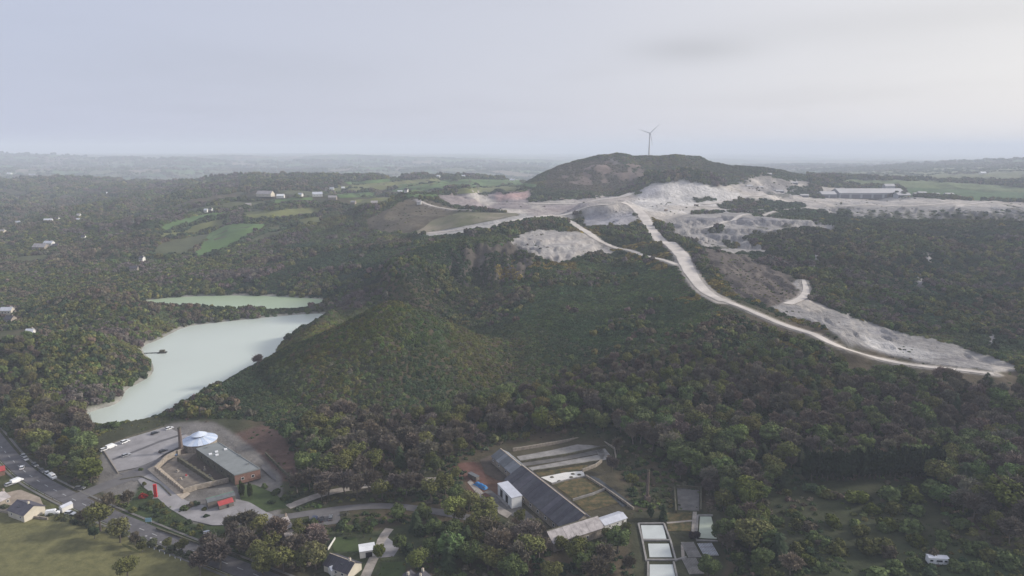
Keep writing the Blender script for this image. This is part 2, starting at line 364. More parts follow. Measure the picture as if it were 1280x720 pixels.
# ------------------------------------------------------------------ materials
def mat(name, color, rough=0.85, noise=None, noise_amt=0.25, bump=0.0, bump_scale=None, metallic=0.0, spec=0.3, coords='Object', color2=None, attr=None, stripes=None, emit=None):
    m = bpy.data.materials.new(name); m.use_nodes = True; nt = m.node_tree
    b = nt.nodes['Principled BSDF']; b.inputs['Roughness'].default_value = rough; b.inputs['Metallic'].default_value = metallic
    b.inputs['Specular IOR Level'].default_value = spec
    b.inputs['Base Color'].default_value = (*color, 1)
    src = None
    tcn = nt.nodes.new('ShaderNodeTexCoord')
    if attr:
        an = nt.nodes.new('ShaderNodeAttribute'); an.attribute_name = attr[1]; an.attribute_type = attr[0]; src = an.outputs['Color']
    if noise:
        n1 = nt.nodes.new('ShaderNodeTexNoise'); n1.inputs['Scale'].default_value = noise; n1.inputs['Detail'].default_value = 5; n1.inputs['Roughness'].default_value = 0.65
        nt.links.new(tcn.outputs[coords], n1.inputs['Vector'])
        if color2 is not None and not attr:
            mx = nt.nodes.new('ShaderNodeMix'); mx.data_type = 'RGBA'
            r = nt.nodes.new('ShaderNodeMapRange'); r.inputs['From Min'].default_value = 0.38; r.inputs['From Max'].default_value = 0.62
            nt.links.new(n1.outputs['Fac'], r.inputs['Value']); nt.links.new(r.outputs[0], mx.inputs['Factor'])
            mx.inputs['A'].default_value = (*color, 1); mx.inputs['B'].default_value = (*color2, 1)
            src = mx.outputs['Result']
        r2_ = nt.nodes.new('ShaderNodeMapRange'); r2_.inputs['From Min'].default_value = 0.3; r2_.inputs['From Max'].default_value = 0.7
        r2_.inputs['To Min'].default_value = 1 - noise_amt; r2_.inputs['To Max'].default_value = 1 + noise_amt
        nt.links.new(n1.outputs['Fac'], r2_.inputs['Value'])
        vm = nt.nodes.new('ShaderNodeVectorMath'); vm.operation = 'SCALE'
        if src is None: vm.inputs[0].default_value = color
        else: nt.links.new(src, vm.inputs[0])
        nt.links.new(r2_.outputs[0], vm.inputs['Scale']); src = vm.outputs[0]
    if stripes:                                   # (axis, period scale, depth): weathered courses or sheet laps
        wv = nt.nodes.new('ShaderNodeTexWave'); wv.bands_direction = stripes[0]; wv.inputs['Scale'].default_value = stripes[1]; wv.inputs['Distortion'].default_value = 0.6
        nt.links.new(tcn.outputs[coords], wv.inputs['Vector'])
        r3 = nt.nodes.new('ShaderNodeMapRange'); r3.inputs['To Min'].default_value = 1 - stripes[2]; r3.inputs['To Max'].default_value = 1.0
        nt.links.new(wv.outputs['Fac'], r3.inputs['Value'])
        vm = nt.nodes.new('ShaderNodeVectorMath'); vm.operation = 'SCALE'
        if src is None: vm.inputs[0].default_value = color
        else: nt.links.new(src, vm.inputs[0])
        nt.links.new(r3.outputs[0], vm.inputs['Scale']); src = vm.outputs[0]
    if src is not None: nt.links.new(src, b.inputs['Base Color'])
    if bump > 0:
        n2 = nt.nodes.new('ShaderNodeTexNoise'); n2.inputs['Scale'].default_value = bump_scale or (noise or 1) * 2; n2.inputs['Detail'].default_value = 6
        nt.links.new(tcn.outputs[coords], n2.inputs['Vector'])
        bp = nt.nodes.new('ShaderNodeBump'); bp.inputs['Strength'].default_value = 1.0; bp.inputs['Distance'].default_value = bump
        nt.links.new(n2.outputs['Fac'], bp.inputs['Height']); nt.links.new(bp.outputs[0], b.inputs['Normal'])
    if emit: b.inputs['Emission Color'].default_value = (*emit[0], 1); b.inputs['Emission Strength'].default_value = emit[1]
    return m
M = {}
M['haul'] = mat('haul_road_gravel', (0.50, 0.46, 0.42), 0.9, 0.06, 0.22, 0.5, 0.3)
M['asphalt'] = mat('asphalt', (0.108, 0.104, 0.110), 0.85, 0.25, 0.3, 0.02, 2)
M['asphalt_pale'] = mat('worn_tarmac', (0.125, 0.12, 0.122), 0.9, 0.12, 0.22, 0.02, 2)
M['gravel'] = mat('gravel_yard', (0.26, 0.25, 0.255), 0.95, 0.10, 0.28, 0.03, 1.5)
M['path'] = mat('stony_path', (0.30, 0.27, 0.24), 0.95, 0.3, 0.3, 0.03, 1.5)
M['paint'] = mat('road_paint', (0.36, 0.36, 0.36), 0.7, 1.0, 0.2)
M['kerb'] = mat('kerb_stone', (0.15, 0.145, 0.135), 0.9, 0.8, 0.2)
M['grass'] = mat('meadow_grass', (0.122, 0.120, 0.048), 0.95, 0.25, 0.25, 0.12, 1.2, color2=(0.140, 0.132, 0.055))
M['pasture'] = mat('pasture_grass', (0.068, 0.120, 0.034), 0.95, 0.02, 0.25, 0.15, 0.4)
M['pasture_dry'] = mat('pale_pasture', (0.115, 0.125, 0.042), 0.95, 0.02, 0.25, 0.15, 0.4)
M['pasture_dull'] = mat('rough_grass', (0.060, 0.068, 0.030), 0.95, 0.03, 0.3, 0.25, 0.3)
M['reclaim'] = mat('thin_turf_bench', (0.11, 0.118, 0.055), 0.95, 0.02, 0.3, 0.3, 0.2, color2=(0.16, 0.14, 0.10))
M['lawn'] = mat('lawn_grass', (0.048, 0.070, 0.022), 0.95, 0.3, 0.25, 0.03, 2)

# ------------------------------------------------------------------ object helpers
def link(o, parent=None):
    COL.objects.link(o)
    if parent is not None: o.parent = parent
    return o
def tag(o, label=None, cat=None, group=None, kind=None):
    if label: o['label'] = label
    if cat: o['category'] = cat
    if group: o['group'] = group
    if kind: o['kind'] = kind
    return o
def empty(name, loc=(0, 0, 0), rz=0.0, label=None, cat=None, group=None):
    o = bpy.data.objects.new(name, None); o.location = loc; o.rotation_euler = (0, 0, rz); o.empty_display_size = 0.5
    link(o); return tag(o, label, cat, group)
def mesh_from(name, V, Fc, m=None, parent=None, smooth_=False, loc=None):
    me = bpy.data.meshes.new(name)
    if isinstance(V, np.ndarray) and isinstance(Fc, np.ndarray):
        k = Fc.shape[1]
        me.vertices.add(len(V)); me.vertices.foreach_set('co', V.astype(np.float32).ravel())
        me.loops.add(Fc.size); me.loops.foreach_set('vertex_index', Fc.astype(np.int32).ravel())
        me.polygons.add(len(Fc)); me.polygons.foreach_set('loop_start', np.arange(0, Fc.size, k, dtype=np.int32))
        me.update(calc_edges=True)
    else:
        me.from_pydata([tuple(v) for v in V], [], [tuple(f) for f in Fc]); me.update()
    if m is not None: me.materials.append(m)
    if smooth_: me.polygons.foreach_set('use_smooth', np.ones(len(me.polygons), bool))
    o = bpy.data.objects.new(name, me)
    if loc is not None: o.location = loc
    return link(o, parent)

# ------------------------------------------------------------------ ground zones
PXg, PYg = project(GX, GY, Z)
mnoise = fbm(GX / 14, GY / 14, 101, 4); big = fbm(GX / 90, GY / 90, 103, 4); huge = fbm(GX / 420, GY / 260, 107, 3)
Cg = np.zeros(GX.shape + (3,)); COVER = np.zeros(GX.shape, np.int8)
base = np.array([0.050, 0.054, 0.028]); brown = np.array([0.080, 0.064, 0.042])
k = smooth(mnoise + big, -0.3, 0.5)[..., None]
Cg[:] = base * (1 - k) + brown * k
# farmland beyond
far = smooth(GY, 2500, 3200)[..., None]
ang = 0.5
fx = (GX * math.cos(ang) + GY * math.sin(ang)) / 260 + 0.6 * fbm(GX / 700, GY / 700, 5, 2); fy = (-GX * math.sin(ang) + GY * math.cos(ang)) / 420 + 0.6 * fbm(GX / 800, GY / 800, 6, 2)
fid = hash2(np.floor(fx), np.floor(fy), 55)[..., None]
fcol = np.where(fid < .3, [0.08, 0.13, 0.045], np.where(fid < .55, [0.11, 0.12, 0.06], np.where(fid < .75, [0.05, 0.09, 0.035], np.where(fid < .87, [0.17, 0.14, 0.10], [0.03, 0.04, 0.022]))))
edge = np.minimum(np.abs(fx - np.round(fx)), np.abs(fy - np.round(fy)))
fcol = np.where((edge < 0.05)[..., None], [0.022, 0.030, 0.018], fcol)
Cg = Cg * (1 - far) + fcol * far
COVER[GY > 2900] = 4
CLAY = np.zeros(GX.shape)
def paint(poly, ya, yb, color, cover=None, clay=None, amt=1.0, rag=3.0, clay_amt=None):
    """colour the ground inside an outline, with a ragged natural edge"""
    dx = rag * fbm(GX / 9, GY / 9, 201, 3); dy = rag * 0.6 * fbm(GX / 11, GY / 11, 202, 3)
    m = (inpoly(PXg + dx, PYg + dy, poly) & (GY > ya) & (GY < yb)).astype(float)
    if rag > 0: m[1:-1] = (m[:-2] + m[1:-1] * 2 + m[2:]) / 4; m[:, 1:-1] = (m[:, :-2] + m[:, 1:-1] * 2 + m[:, 2:]) / 4
    m = m * amt
    Cg[:] = Cg * (1 - m[..., None]) + np.array(color) * m[..., None]
    if cover is not None: COVER[m > 0.4 * amt] = cover
    if clay: CLAY[:] = np.maximum(CLAY, m * clay)
    return m
clayc, grey, pink, rock = (0.385, 0.355, 0.325), (0.30, 0.29, 0.30), (0.34, 0.235, 0.22), (0.105, 0.085, 0.075)
# works plateau and the clay heaps
paint([(640,254),(700,250),(745,247),(790,243),(800,243),(860,241),(900,232),(945,221),(1000,226),(1060,233),(1060,262),(960,262),(880,264),(850,270),(835,280),(838,300),(820,300),(800,278),(770,266),(722,272),(690,282),(660,276),(620,262)], 950, 1900, clayc, 1, 1.0)
paint([(1050,246),(1130,246),(1200,250),(1285,253),(1285,262),(1150,262),(1050,262)], 1000, 1700, clayc, 1, 1.0)
paint([(828,276),(850,268),(960,264),(1035,268),(1045,286),(1000,284),(960,290),(940,302),(962,314),(920,316),(880,308),(852,298)], 700, 1300, (0.275, 0.26, 0.25), 1, 1.0, rag=5)
paint([(637,300),(660,288),(700,287),(730,292),(770,316),(735,319),(700,329),(672,320),(650,312)], 620, 950, (0.33, 0.31, 0.295), 1, 1.0, rag=4)
paint([(520,293),(570,282),(640,268),(672,266),(672,276),(600,289),(540,296)], 820, 1150, (0.36, 0.345, 0.33), 1, 1.0, rag=3)
paint([(1030,258),(1285,258),(1285,276),(1200,272),(1150,275),(1060,271),(1030,266)], 950, 1400, (0.24, 0.23, 0.225), 1, 0.9, rag=5)
paint([(962,383),(988,372),(1014,374),(1052,391),(1110,411),(1180,428),(1240,446),(1272,458),(1238,464),(1150,453),(1060,431),(1030,408),(985,394)], 370, 620, (0.25, 0.24, 0.235), 1, 1.0, rag=4)
paint([(985,376),(1014,374),(1040,388),(1010,390)], 370, 640, clayc, 1, 1.0, rag=3)
paint([(1075,420),(1130,432),(1200,446),(1150,450),(1090,436)], 370, 620, (0.36, 0.35, 0.345), 1, 1.0, rag=3)
paint([(1240,452),(1285,462),(1240,466)], 370, 520, clayc, 1, 1.0, rag=2)
paint([(545,244),(600,238),(662,238),(664,262),(640,262),(600,262),(560,256)], 1050, 1700, (0.23, 0.20, 0.20), 1, 0.8, rag=4)
paint([(618,240),(660,238),(662,248),(622,250)], 1050, 1700, pink, 1, 0.8, rag=2)
paint([(574,240),(596,239),(622,252),(610,258)], 1050, 1700, clayc, 1, 0.8, rag=2)
paint([(672,256),(780,254),(765,262),(690,266)], 1000, 1350, (0.27, 0.235, 0.235), 1, 0.8, rag=3)
paint([(724,266),(738,262),(790,266),(800,272),(790,281),(760,282),(730,282)], 800, 1200, (0.25, 0.245, 0.265), 1, 0.9, rag=3)
paint([(455,278),(500,252),(522,247),(578,262),(540,276),(500,292),(470,290)], 850, 1300, (0.10, 0.085, 0.06), 3, 0.3, rag=5)
paint([(880,310),(930,318),(990,345),(1005,370),(960,384),(920,366),(890,335)], 470, 900, (0.095, 0.08, 0.07), 3, 0.8, rag=6)
paint([(560,314),(600,303),(640,302),(668,322),(672,340),(640,354),(600,362),(565,345)], 560, 800, (0.070, 0.060, 0.050), None, 0.5, rag=10)
_b = inpoly(PXg, PYg, [(575,312),(600,303),(640,302),(668,322),(655,345),(600,350)]) & (GY > 560) & (GY < 800) & (fbm(GX / 11, GY / 16, 613, 3) > -.05); COVER[_b] = 3
paint([(480,330),(560,318),(600,360),(540,366)], 560, 800, (0.07, 0.06, 0.05), 0, 0.3, rag=6)
for (x, y) in ((598, 320), (630, 326)):
    paint([(x, y), (x + 2.5, y), (x + 7, y + 18), (x + 4, y + 20)], 540, 850, (0.20, 0.185, 0.165), None, 0.6, rag=1.5)
for (x, y, s) in ((1020, 320, 8), (1150, 350, 10), (1240, 424, 9), (1060, 395, 6), (996, 355, 7), (1160, 322, 7), (1035, 280, 9)):
    paint([(x - s * .3, y - s), (x + s * .4, y - s * .6), (x + s * .6, y + s), (x - s * .5, y + s * .7)], 400, 1250, (0.27, 0.26, 0.26), 1, 0.8, rag=4)
# the big heap is cleaner and whiter than the trodden ground round it
paint([(791,252),(803,236),(822,227),(862,226),(900,234),(945,250),(900,257),(840,258)], 1100, 1420, (0.50, 0.48, 0.46), 1, 1.0, 1, 2)
paint([(775,250),(800,245),(800,250),(840,262),(960,262),(930,266),(840,267),(790,262)], 950, 1350, (0.44, 0.42, 0.40), None, None, .8, 2)
# scrub islands, benches, dirty patches and painted-in shade on the open clay
def repaint(poly, ya, yb, rag=4): paint(poly, ya, yb, (0.045, 0.050, 0.028), 0, None, rag=rag); m = inpoly(PXg, PYg, poly) & (GY > ya) & (GY < yb); CLAY[m] *= .2
for poly in ([(898,254),(950,250),(1005,254),(1004,260),(940,262),(900,260)],[(983,233),(1022,233),(1026,246),(985,243)],[(905,252),(940,248),(950,253),(930,258),(905,257)],[(985,234),(1012,233),(1026,240),(1030,249),(1005,246),(985,242)],[(936,266),(975,262),(1010,265),(1040,268),(1045,282),(1015,276),(975,272),(945,271)],[(1048,262),(1062,264),(1064,275),(1050,273)],
             [(740,283),(780,283),(810,290),(800,285)],[(860,249),(890,247),(895,250),(870,252)],[(790,262),(800,266),(806,275),(795,272)],[(720,264),(735,268),(728,276),(716,272)],[(898,226),(930,224),(935,229),(905,231)],[(1010,228),(1060,233),(1055,235),(1012,232)],
             [(880,286),(900,284),(905,291),(888,292)],[(930,296),(960,290),(965,296),(940,302)],[(905,303),(925,306),(915,312)]):
    repaint(poly, 780, 1700, 3)
for i in range(13):
    x = 1085 + i * 15.5; repaint([(x, 264), (x + 4, 263), (x + 11, 273), (x + 6, 276), (x - 1, 270)], 950, 1400, 3); _q = inpoly(PXg, PYg, [(x, 264), (x + 4, 263), (x + 11, 273), (x + 6, 276), (x - 1, 270)]) & (GY > 950) & (GY < 1400); COVER[_q] = 3
for poly, c in (([(700,246),(790,243),(800,250),(720,254)],(0.36,0.32,0.30)),([(915,234),(985,232),(1010,246),(940,243)],(0.33,0.31,0.31)),([(860,272),(950,272),(1000,276),(940,279),(860,277)],(0.15,0.148,0.165)),([(855,286),(900,290),(930,300),(900,303),(862,292)],(0.20,0.195,0.20)),  # the bluish dark band paints shade onto the pit face
                ([(800,236),(826,230),(826,244),(800,250)],(0.30,0.29,0.31)),([(655,262),(700,262),(720,266),(690,272),(660,270)],(0.30,0.26,0.25)),([(1030,254),(1090,251),(1150,253),(1100,257)],(0.34,0.32,0.31)),([(640,300),(700,306),(740,306),(700,318),(660,314)],(0.29,0.28,0.275)),  # first outline greys the heap's left face: its shade put into the colour
                ([(1070,408),(1140,424),(1110,424)],(0.22,0.215,0.225)),([(1150,440),(1240,452),(1200,452)],(0.19,0.18,0.185))):
    paint(c=None, poly=poly, ya=370, yb=1700, color=c, rag=4, amt=.75) if False else paint(poly, 370, 1700, c, None, None, .75, 4)
_b = (CLAY > .5) & (fbm(GX / 16, GY / 16, 611, 3) > .42) & (COVER == 1) & (GY < 1500); COVER[_b] = 3
_b = (CLAY > .5) & (fbm(GX / 30, GY / 45, 612, 4) > .44) & (GY < 1700) & (GY > 700) & (PXg > 850); Cg[_b] = Cg[_b] * .35 + np.array((.05, .055, .03)) * .65; COVER[_b] = 3
# turbine hill: bare reddish scars in heather
paint([(700,214),(720,205),(765,205),(790,214),(770,222),(730,222)], 1350, 1700, (0.13, 0.095, 0.08), None, 0.4, amt=0.7, rag=8)
paint([(757,197),(765,198),(778,205),(772,206)], 1350, 1700, clayc, 1, 0.5, rag=1)
paint([(640,250),(700,240),(800,232),(880,215),(760,196),(690,212)], 1380, 1800, (0.06, 0.052, 0.036), None, 0.2, amt=0.4, rag=8)
_b = inpoly(PXg, PYg, [(690,216),(715,205),(760,201),(800,206),(810,222),(740,232),(690,230)]) & (GY > 1350) & (GY < 1700) & (fbm(GX / 22, GY / 30, 614, 3) > .02); COVER[_b] = 3; Cg[_b] = Cg[_b] * .2 + np.array((.15, .115, .10)) * .8
_b = inpoly(PXg, PYg, [(898,226),(960,219),(1015,226),(1020,238),(930,240),(905,236)]) & (GY > 1300) & (GY < 1900) & (fbm(GX / 30, GY / 40, 615, 3) > -.1); Cg[_b] = Cg[_b] * .35 + np.array((.17, .16, .155)) * .65; COVER[_b & (fbm(GX / 18, GY / 18, 616, 2) > .2)] = 3
# hillside pastures right
paint([(1130,234),(1285,240),(1285,256),(1200,251),(1130,246)], 1350, 2300, (0.05, 0.095, 0.035), 1)
paint([(1060,224),(1160,226),(1285,234),(1285,240),(1130,234),(1040,230)], 1500, 2600, (0.10, 0.13, 0.06), 1)
paint([(1060,212),(1285,203),(1285,233),(1060,224)], 2000, 5200, (0.13, 0.14, 0.08), 4)
# bare earth by the museum and floor of the works
paint([(286,545),(330,530),(352,540),(372,575),(372,604),(340,600),(300,575)], 250, 420, (0.105, 0.068, 0.055), 3, 0.3, rag=4)
paint([(572,585),(620,560),(700,550),(755,548),(768,590),(792,635),(700,672),(612,640)], 180, 420, (0.065, 0.058, 0.038), 1, 0.1, rag=3)
paint([(570,578),(600,578),(640,600),(640,640),(590,620)], 180, 420, (0.12, 0.07, 0.05), 1, 0.1, rag=3)
paint([(470,664),(520,650),(560,670),(540,700),(480,720),(400,720),(400,665)], 130, 300, (0.05, 0.06, 0.03), 3)
paint([(0,600),(130,620),(160,660),(0,640)], 130, 330, (0.10, 0.085, 0.06), 1)
paint([(128,562),(160,546),(215,530),(262,526),(300,545),(352,596),(352,660),(250,660),(120,612)], 200, 400, (0.16, 0.15, 0.14), 1)
paint([(150,640),(175,604),(200,615),(240,655),(340,655),(340,720),(260,700)], 180, 330, (0.04, 0.055, 0.022), 0)
paint([(790,640),(905,640),(905,730),(790,730)], 130, 320, (0.05, 0.052, 0.03), 1)
paint([(1040,690),(1180,670),(1285,690),(1285,740),(1000,740)], 130, 300, (0.04, 0.055, 0.024), 3)
paint([(905,600),(1180,598),(1210,640),(1210,700),(930,740)], 130, 330, (0.038, 0.045, 0.022), None, amt=.8)
paint([(-200,560),(0,560),(60,625),(150,650),(250,690),(330,735),(330,900),(-300,900)], 120, 330, (0.085, 0.09, 0.035), 1)
for key, P in ROADS.items():
    x0, x1, y0, y1 = P[:, 0].min() - 30, P[:, 0].max() + 30, P[:, 1].min() - 30, P[:, 1].max() + 30
    sel = (GX > x0) & (GX < x1) & (GY > y0) & (GY < y1)
    d = seg_dist(GX[sel], GY[sel], [tuple(p) for p in P]); w = float(np.median(P[:, 3])) / 2
    lim = w + (3.0 if key.startswith('haul') else 2.2) + (6.5 if key == 'haul_b' else (1.5 if key == 'main' else 0))
    lim = lim + np.where((PXg[sel] > 1060) & (key == 'haul_b'), 9.0, 0.0)
    c = COVER[sel]; c[(d < lim) & ((c != 0) | (d < w + 4) | (key != 'haul_b'))] = 1; c[(d < lim) & (c == 0)] = 3; COVER[sel] = c
    if key.startswith('haul'):
        q = (1 - smooth(d, w + 0.5, w + 3.5))[:, None]; Cg[sel] = Cg[sel] * (1 - q) + np.array((0.34, 0.31, 0.28)) * q
        CLAY[sel] = np.maximum(CLAY[sel], q[:, 0])
COVER[LDIST < 2.0] = 1
shore = (1 - smooth(LDIST, 0.5, 4.0))[..., None]; Cg = Cg * (1 - shore) + np.array((0.24, 0.235, 0.21)) * shore
Cg = np.clip(Cg, 0.004, 1)

V = np.stack([GX, GY, Z], -1).reshape(-1, 3)
idx = np.arange(NA * NR).reshape(NR, NA)
Q = np.stack([idx[:-1, :-1], idx[:-1, 1:], idx[1:, 1:], idx[1:, :-1]], -1).reshape(-1, 4)
def ground_mat():
    m = bpy.data.materials.new('ground_surface'); m.use_nodes = True; nt = m.node_tree; b = nt.nodes['Principled BSDF']
    b.inputs['Roughness'].default_value = 0.95; b.inputs['Specular IOR Level'].default_value = 0.15
    L = nt.links.new
    an = nt.nodes.new('ShaderNodeAttribute'); an.attribute_name = 'ground_color'
    cn = nt.nodes.new('ShaderNodeAttribute'); cn.attribute_name = 'clay'
    tcn = nt.nodes.new('ShaderNodeTexCoord')
    n1 = nt.nodes.new('ShaderNodeTexNoise'); n1.inputs['Scale'].default_value = 0.12; n1.inputs['Detail'].default_value = 7; n1.inputs['Roughness'].default_value = 0.7
    n2 = nt.nodes.new('ShaderNodeTexNoise'); n2.inputs['Scale'].default_value = 0.025; n2.inputs['Detail'].default_value = 4
    mp = nt.nodes.new('ShaderNodeMapping'); mp.inputs['Scale'].default_value = (0.22, 0.22, 0.07); mp.inputs['Rotation'].default_value = (0, 0, 0.5)
    n3 = nt.nodes.new('ShaderNodeTexNoise'); n3.inputs['Scale'].default_value = 1.0; n3.inputs['Detail'].default_value = 6; n3.inputs['Roughness'].default_value = 0.6
    L(tcn.outputs['Object'], n1.inputs['Vector']); L(tcn.outputs['Object'], n2.inputs['Vector']); L(tcn.outputs['Object'], mp.inputs[0]); L(mp.outputs[0], n3.inputs['Vector'])
    def mr(src, a, b_, c, d):
        r = nt.nodes.new('ShaderNodeMapRange'); r.inputs['From Min'].default_value = a; r.inputs['From Max'].default_value = b_
        r.inputs['To Min'].default_value = c; r.inputs['To Max'].default_value = d; L(src, r.inputs['Value']); return r.outputs[0]
    mu = nt.nodes.new('ShaderNodeMath'); mu.operation = 'MULTIPLY'; L(mr(n1.outputs['Fac'], .3, .7, .68, 1.32), mu.inputs[0]); L(mr(n2.outputs['Fac'], .3, .7, .8, 1.2), mu.inputs[1])
    vm = nt.nodes.new('ShaderNodeVectorMath'); vm.operation = 'SCALE'; L(an.outputs['Color'], vm.inputs[0]); L(mu.outputs[0], vm.inputs['Scale'])
    L(vm.outputs[0], b.inputs['Base Color'])
    hs = nt.nodes.new('ShaderNodeMath'); hs.operation = 'MULTIPLY'; L(n3.outputs['Fac'], hs.inputs[0]); L(cn.outputs['Fac'], hs.inputs[1])
    h2 = nt.nodes.new('ShaderNodeMath'); h2.operation = 'MULTIPLY_ADD'; L(hs.outputs[0], h2.inputs[0]); h2.inputs[1].default_value = 3.0
    h3 = nt.nodes.new('ShaderNodeMath'); h3.operation = 'MULTIPLY'; L(n1.outputs['Fac'], h3.inputs[0]); h3.inputs[1].default_value = 1.2
    L(h3.outputs[0], h2.inputs[2])
    bp = nt.nodes.new('ShaderNodeBump'); bp.inputs['Strength'].default_value = 0.9; bp.inputs['Distance'].default_value = 1.0
    L(h2.outputs[0], bp.inputs['Height']); L(bp.outputs[0], b.inputs['Normal'])
    return m
g = mesh_from('ground', V, Q, ground_mat(), smooth_=True)
at = g.data.attributes.new('ground_color', 'FLOAT_COLOR', 'POINT')
at.data.foreach_set('color', np.concatenate([Cg.reshape(-1, 3), np.ones((NA * NR, 1))], 1).astype(np.float32).ravel())
at = g.data.attributes.new('clay', 'FLOAT', 'POINT'); at.data.foreach_set('value', CLAY.astype(np.float32).ravel())
tag(g, kind='structure')

# lakes
M['water1'] = mat('milky_lake_water', (0.49, 0.54, 0.485), 0.3, 0.012, 0.04, 0.03, 0.8, spec=0.3)
M['water2'] = mat('green_lake_water', (0.33, 0.41, 0.275), 0.3, 0.012, 0.05, 0.03, 0.8, spec=0.3)
for i, L in enumerate(lakes):
    L = resample([(x, y, LAKE_Z) for x, y in L + [L[0]]], 4.0)[:-1]
    c = L.mean(0); Lo = L.copy(); 
    # push the sheet's rim slightly under the bank
    dn = np.roll(L, -1, 0) - np.roll(L, 1, 0); nrm = np.stack([dn[:, 1], -dn[:, 0]], 1); nrm /= np.linalg.norm(nrm, axis=1)[:, None]
    area = 0.5 * np.sum(L[:, 0] * np.roll(L[:, 1], -1) - np.roll(L[:, 0], -1) * L[:, 1])
    Lo[:, :2] += nrm * (1.2 if area > 0 else -1.2)
    me = bpy.data.meshes.new('lake'); bm = bmesh.new(); vs = [bm.verts.new(p) for p in Lo]; f = bm.faces.new(vs); bmesh.ops.triangulate(bm, faces=[f])
    for f in bm.faces:
        if f.normal.z < 0: f.normal_flip()
    bm.to_mesh(me); bm.free(); me.materials.append(M['water1' if i == 0 else 'water2'])
    o = bpy.data.objects.new('lake', me); link(o); tag(o, ['long pale milky clay lake', 'greener lake beyond the wooded causeway'][i], None, None, 'structure')

def ribbon(name, P, m, lift=0.06, extra=0.0, label=None, wscale=1.0, kind='structure', parent=None, lat=(-.5, -.17, .17, .5), ground_follow=False):
    P = np.array(P); d = np.gradient(P[:, :2], axis=0); d /= (np.linalg.norm(d, axis=1)[:, None] + 1e-9); nr = np.stack([-d[:, 1], d[:, 0]], 1)
    rows = []
    for s in lat:
        q = P[:, :3].copy(); q[:, :2] += nr * (P[:, 3:4] * s * wscale); q[:, 2] = np.maximum(P[:, 2], gz(q[:, 0], q[:, 1])) if ground_follow else P[:, 2]
        q[:, 2] += lift + 0.0004 * P[:, 1]; rows.append(q)
    V = np.stack(rows, 1).reshape(-1, 3); n_, k_ = len(P), len(lat); ii = np.arange(n_ * k_).reshape(n_, k_)
    Fc = np.stack([ii[:-1, :-1], ii[:-1, 1:], ii[1:, 1:], ii[1:, :-1]], -1).reshape(-1, 4)
    o = mesh_from(name, V, Fc, m, parent, True)
    # make faces look up
    if o.data.polygons[0].normal.z < 0: o.data.flip_normals()
    if kind: tag(o, label, kind=kind)
    return o
for key, P in ROADS.items():
    P = P.copy()
    if key.startswith('haul'):
        P[:, 3] *= 1 + 0.16 * fbm(P[:, 0] / 12, P[:, 1] / 12, 8, 3)
        ribbon('quarry_road', P, M['haul'], 0.12, ground_follow=True)
    elif key == 'main': ribbon('main_road', P, M['asphalt'], 0.04)
    elif key == 'spur': ribbon('side_road', P, M['asphalt_pale'], 0.055)
    elif key == 'lane': ribbon('lane', P, M['asphalt_pale'], 0.04)
    else: ribbon('gravel_path', P, M['path'], 0.05)

def patch(name, top, bot, m, nu=24, nv=10, lift=0.05, z=None, ymin=130, kind='structure', label=None, parent=None):
    def rs(P, k_):
        P = np.array(P, float); d = np.r_[0, np.cumsum(np.hypot(*(P[1:] - P[:-1]).T))]; t_ = np.linspace(0, d[-1], k_)
        return np.stack([np.interp(t_, d, P[:, 0]), np.interp(t_, d, P[:, 1])], 1)
    T, B = rs(top, nu + 1), rs(bot, nu + 1); V = []
    for j in range(nv + 1):
        f = j / nv; f = f
        for i in range(nu + 1):
            x, y = T[i] * (1 - f) + B[i] * f
            q = ppz(x, y, z) if z is not None else hit_grid(x, y, Z, ymin)
            V.append((q[0], q[1], q[2] + lift + 0.0004 * q[1]))
    ii = np.arange((nu + 1) * (nv + 1)).reshape(nv + 1, nu + 1)
    Fc = np.stack([ii[1:, :-1], ii[1:, 1:], ii[:-1, 1:], ii[:-1, :-1]], -1).reshape(-1, 4)
    o = mesh_from(name, np.array(V), Fc, m, parent, True)
    if kind: tag(o, label, kind=kind)
    return o
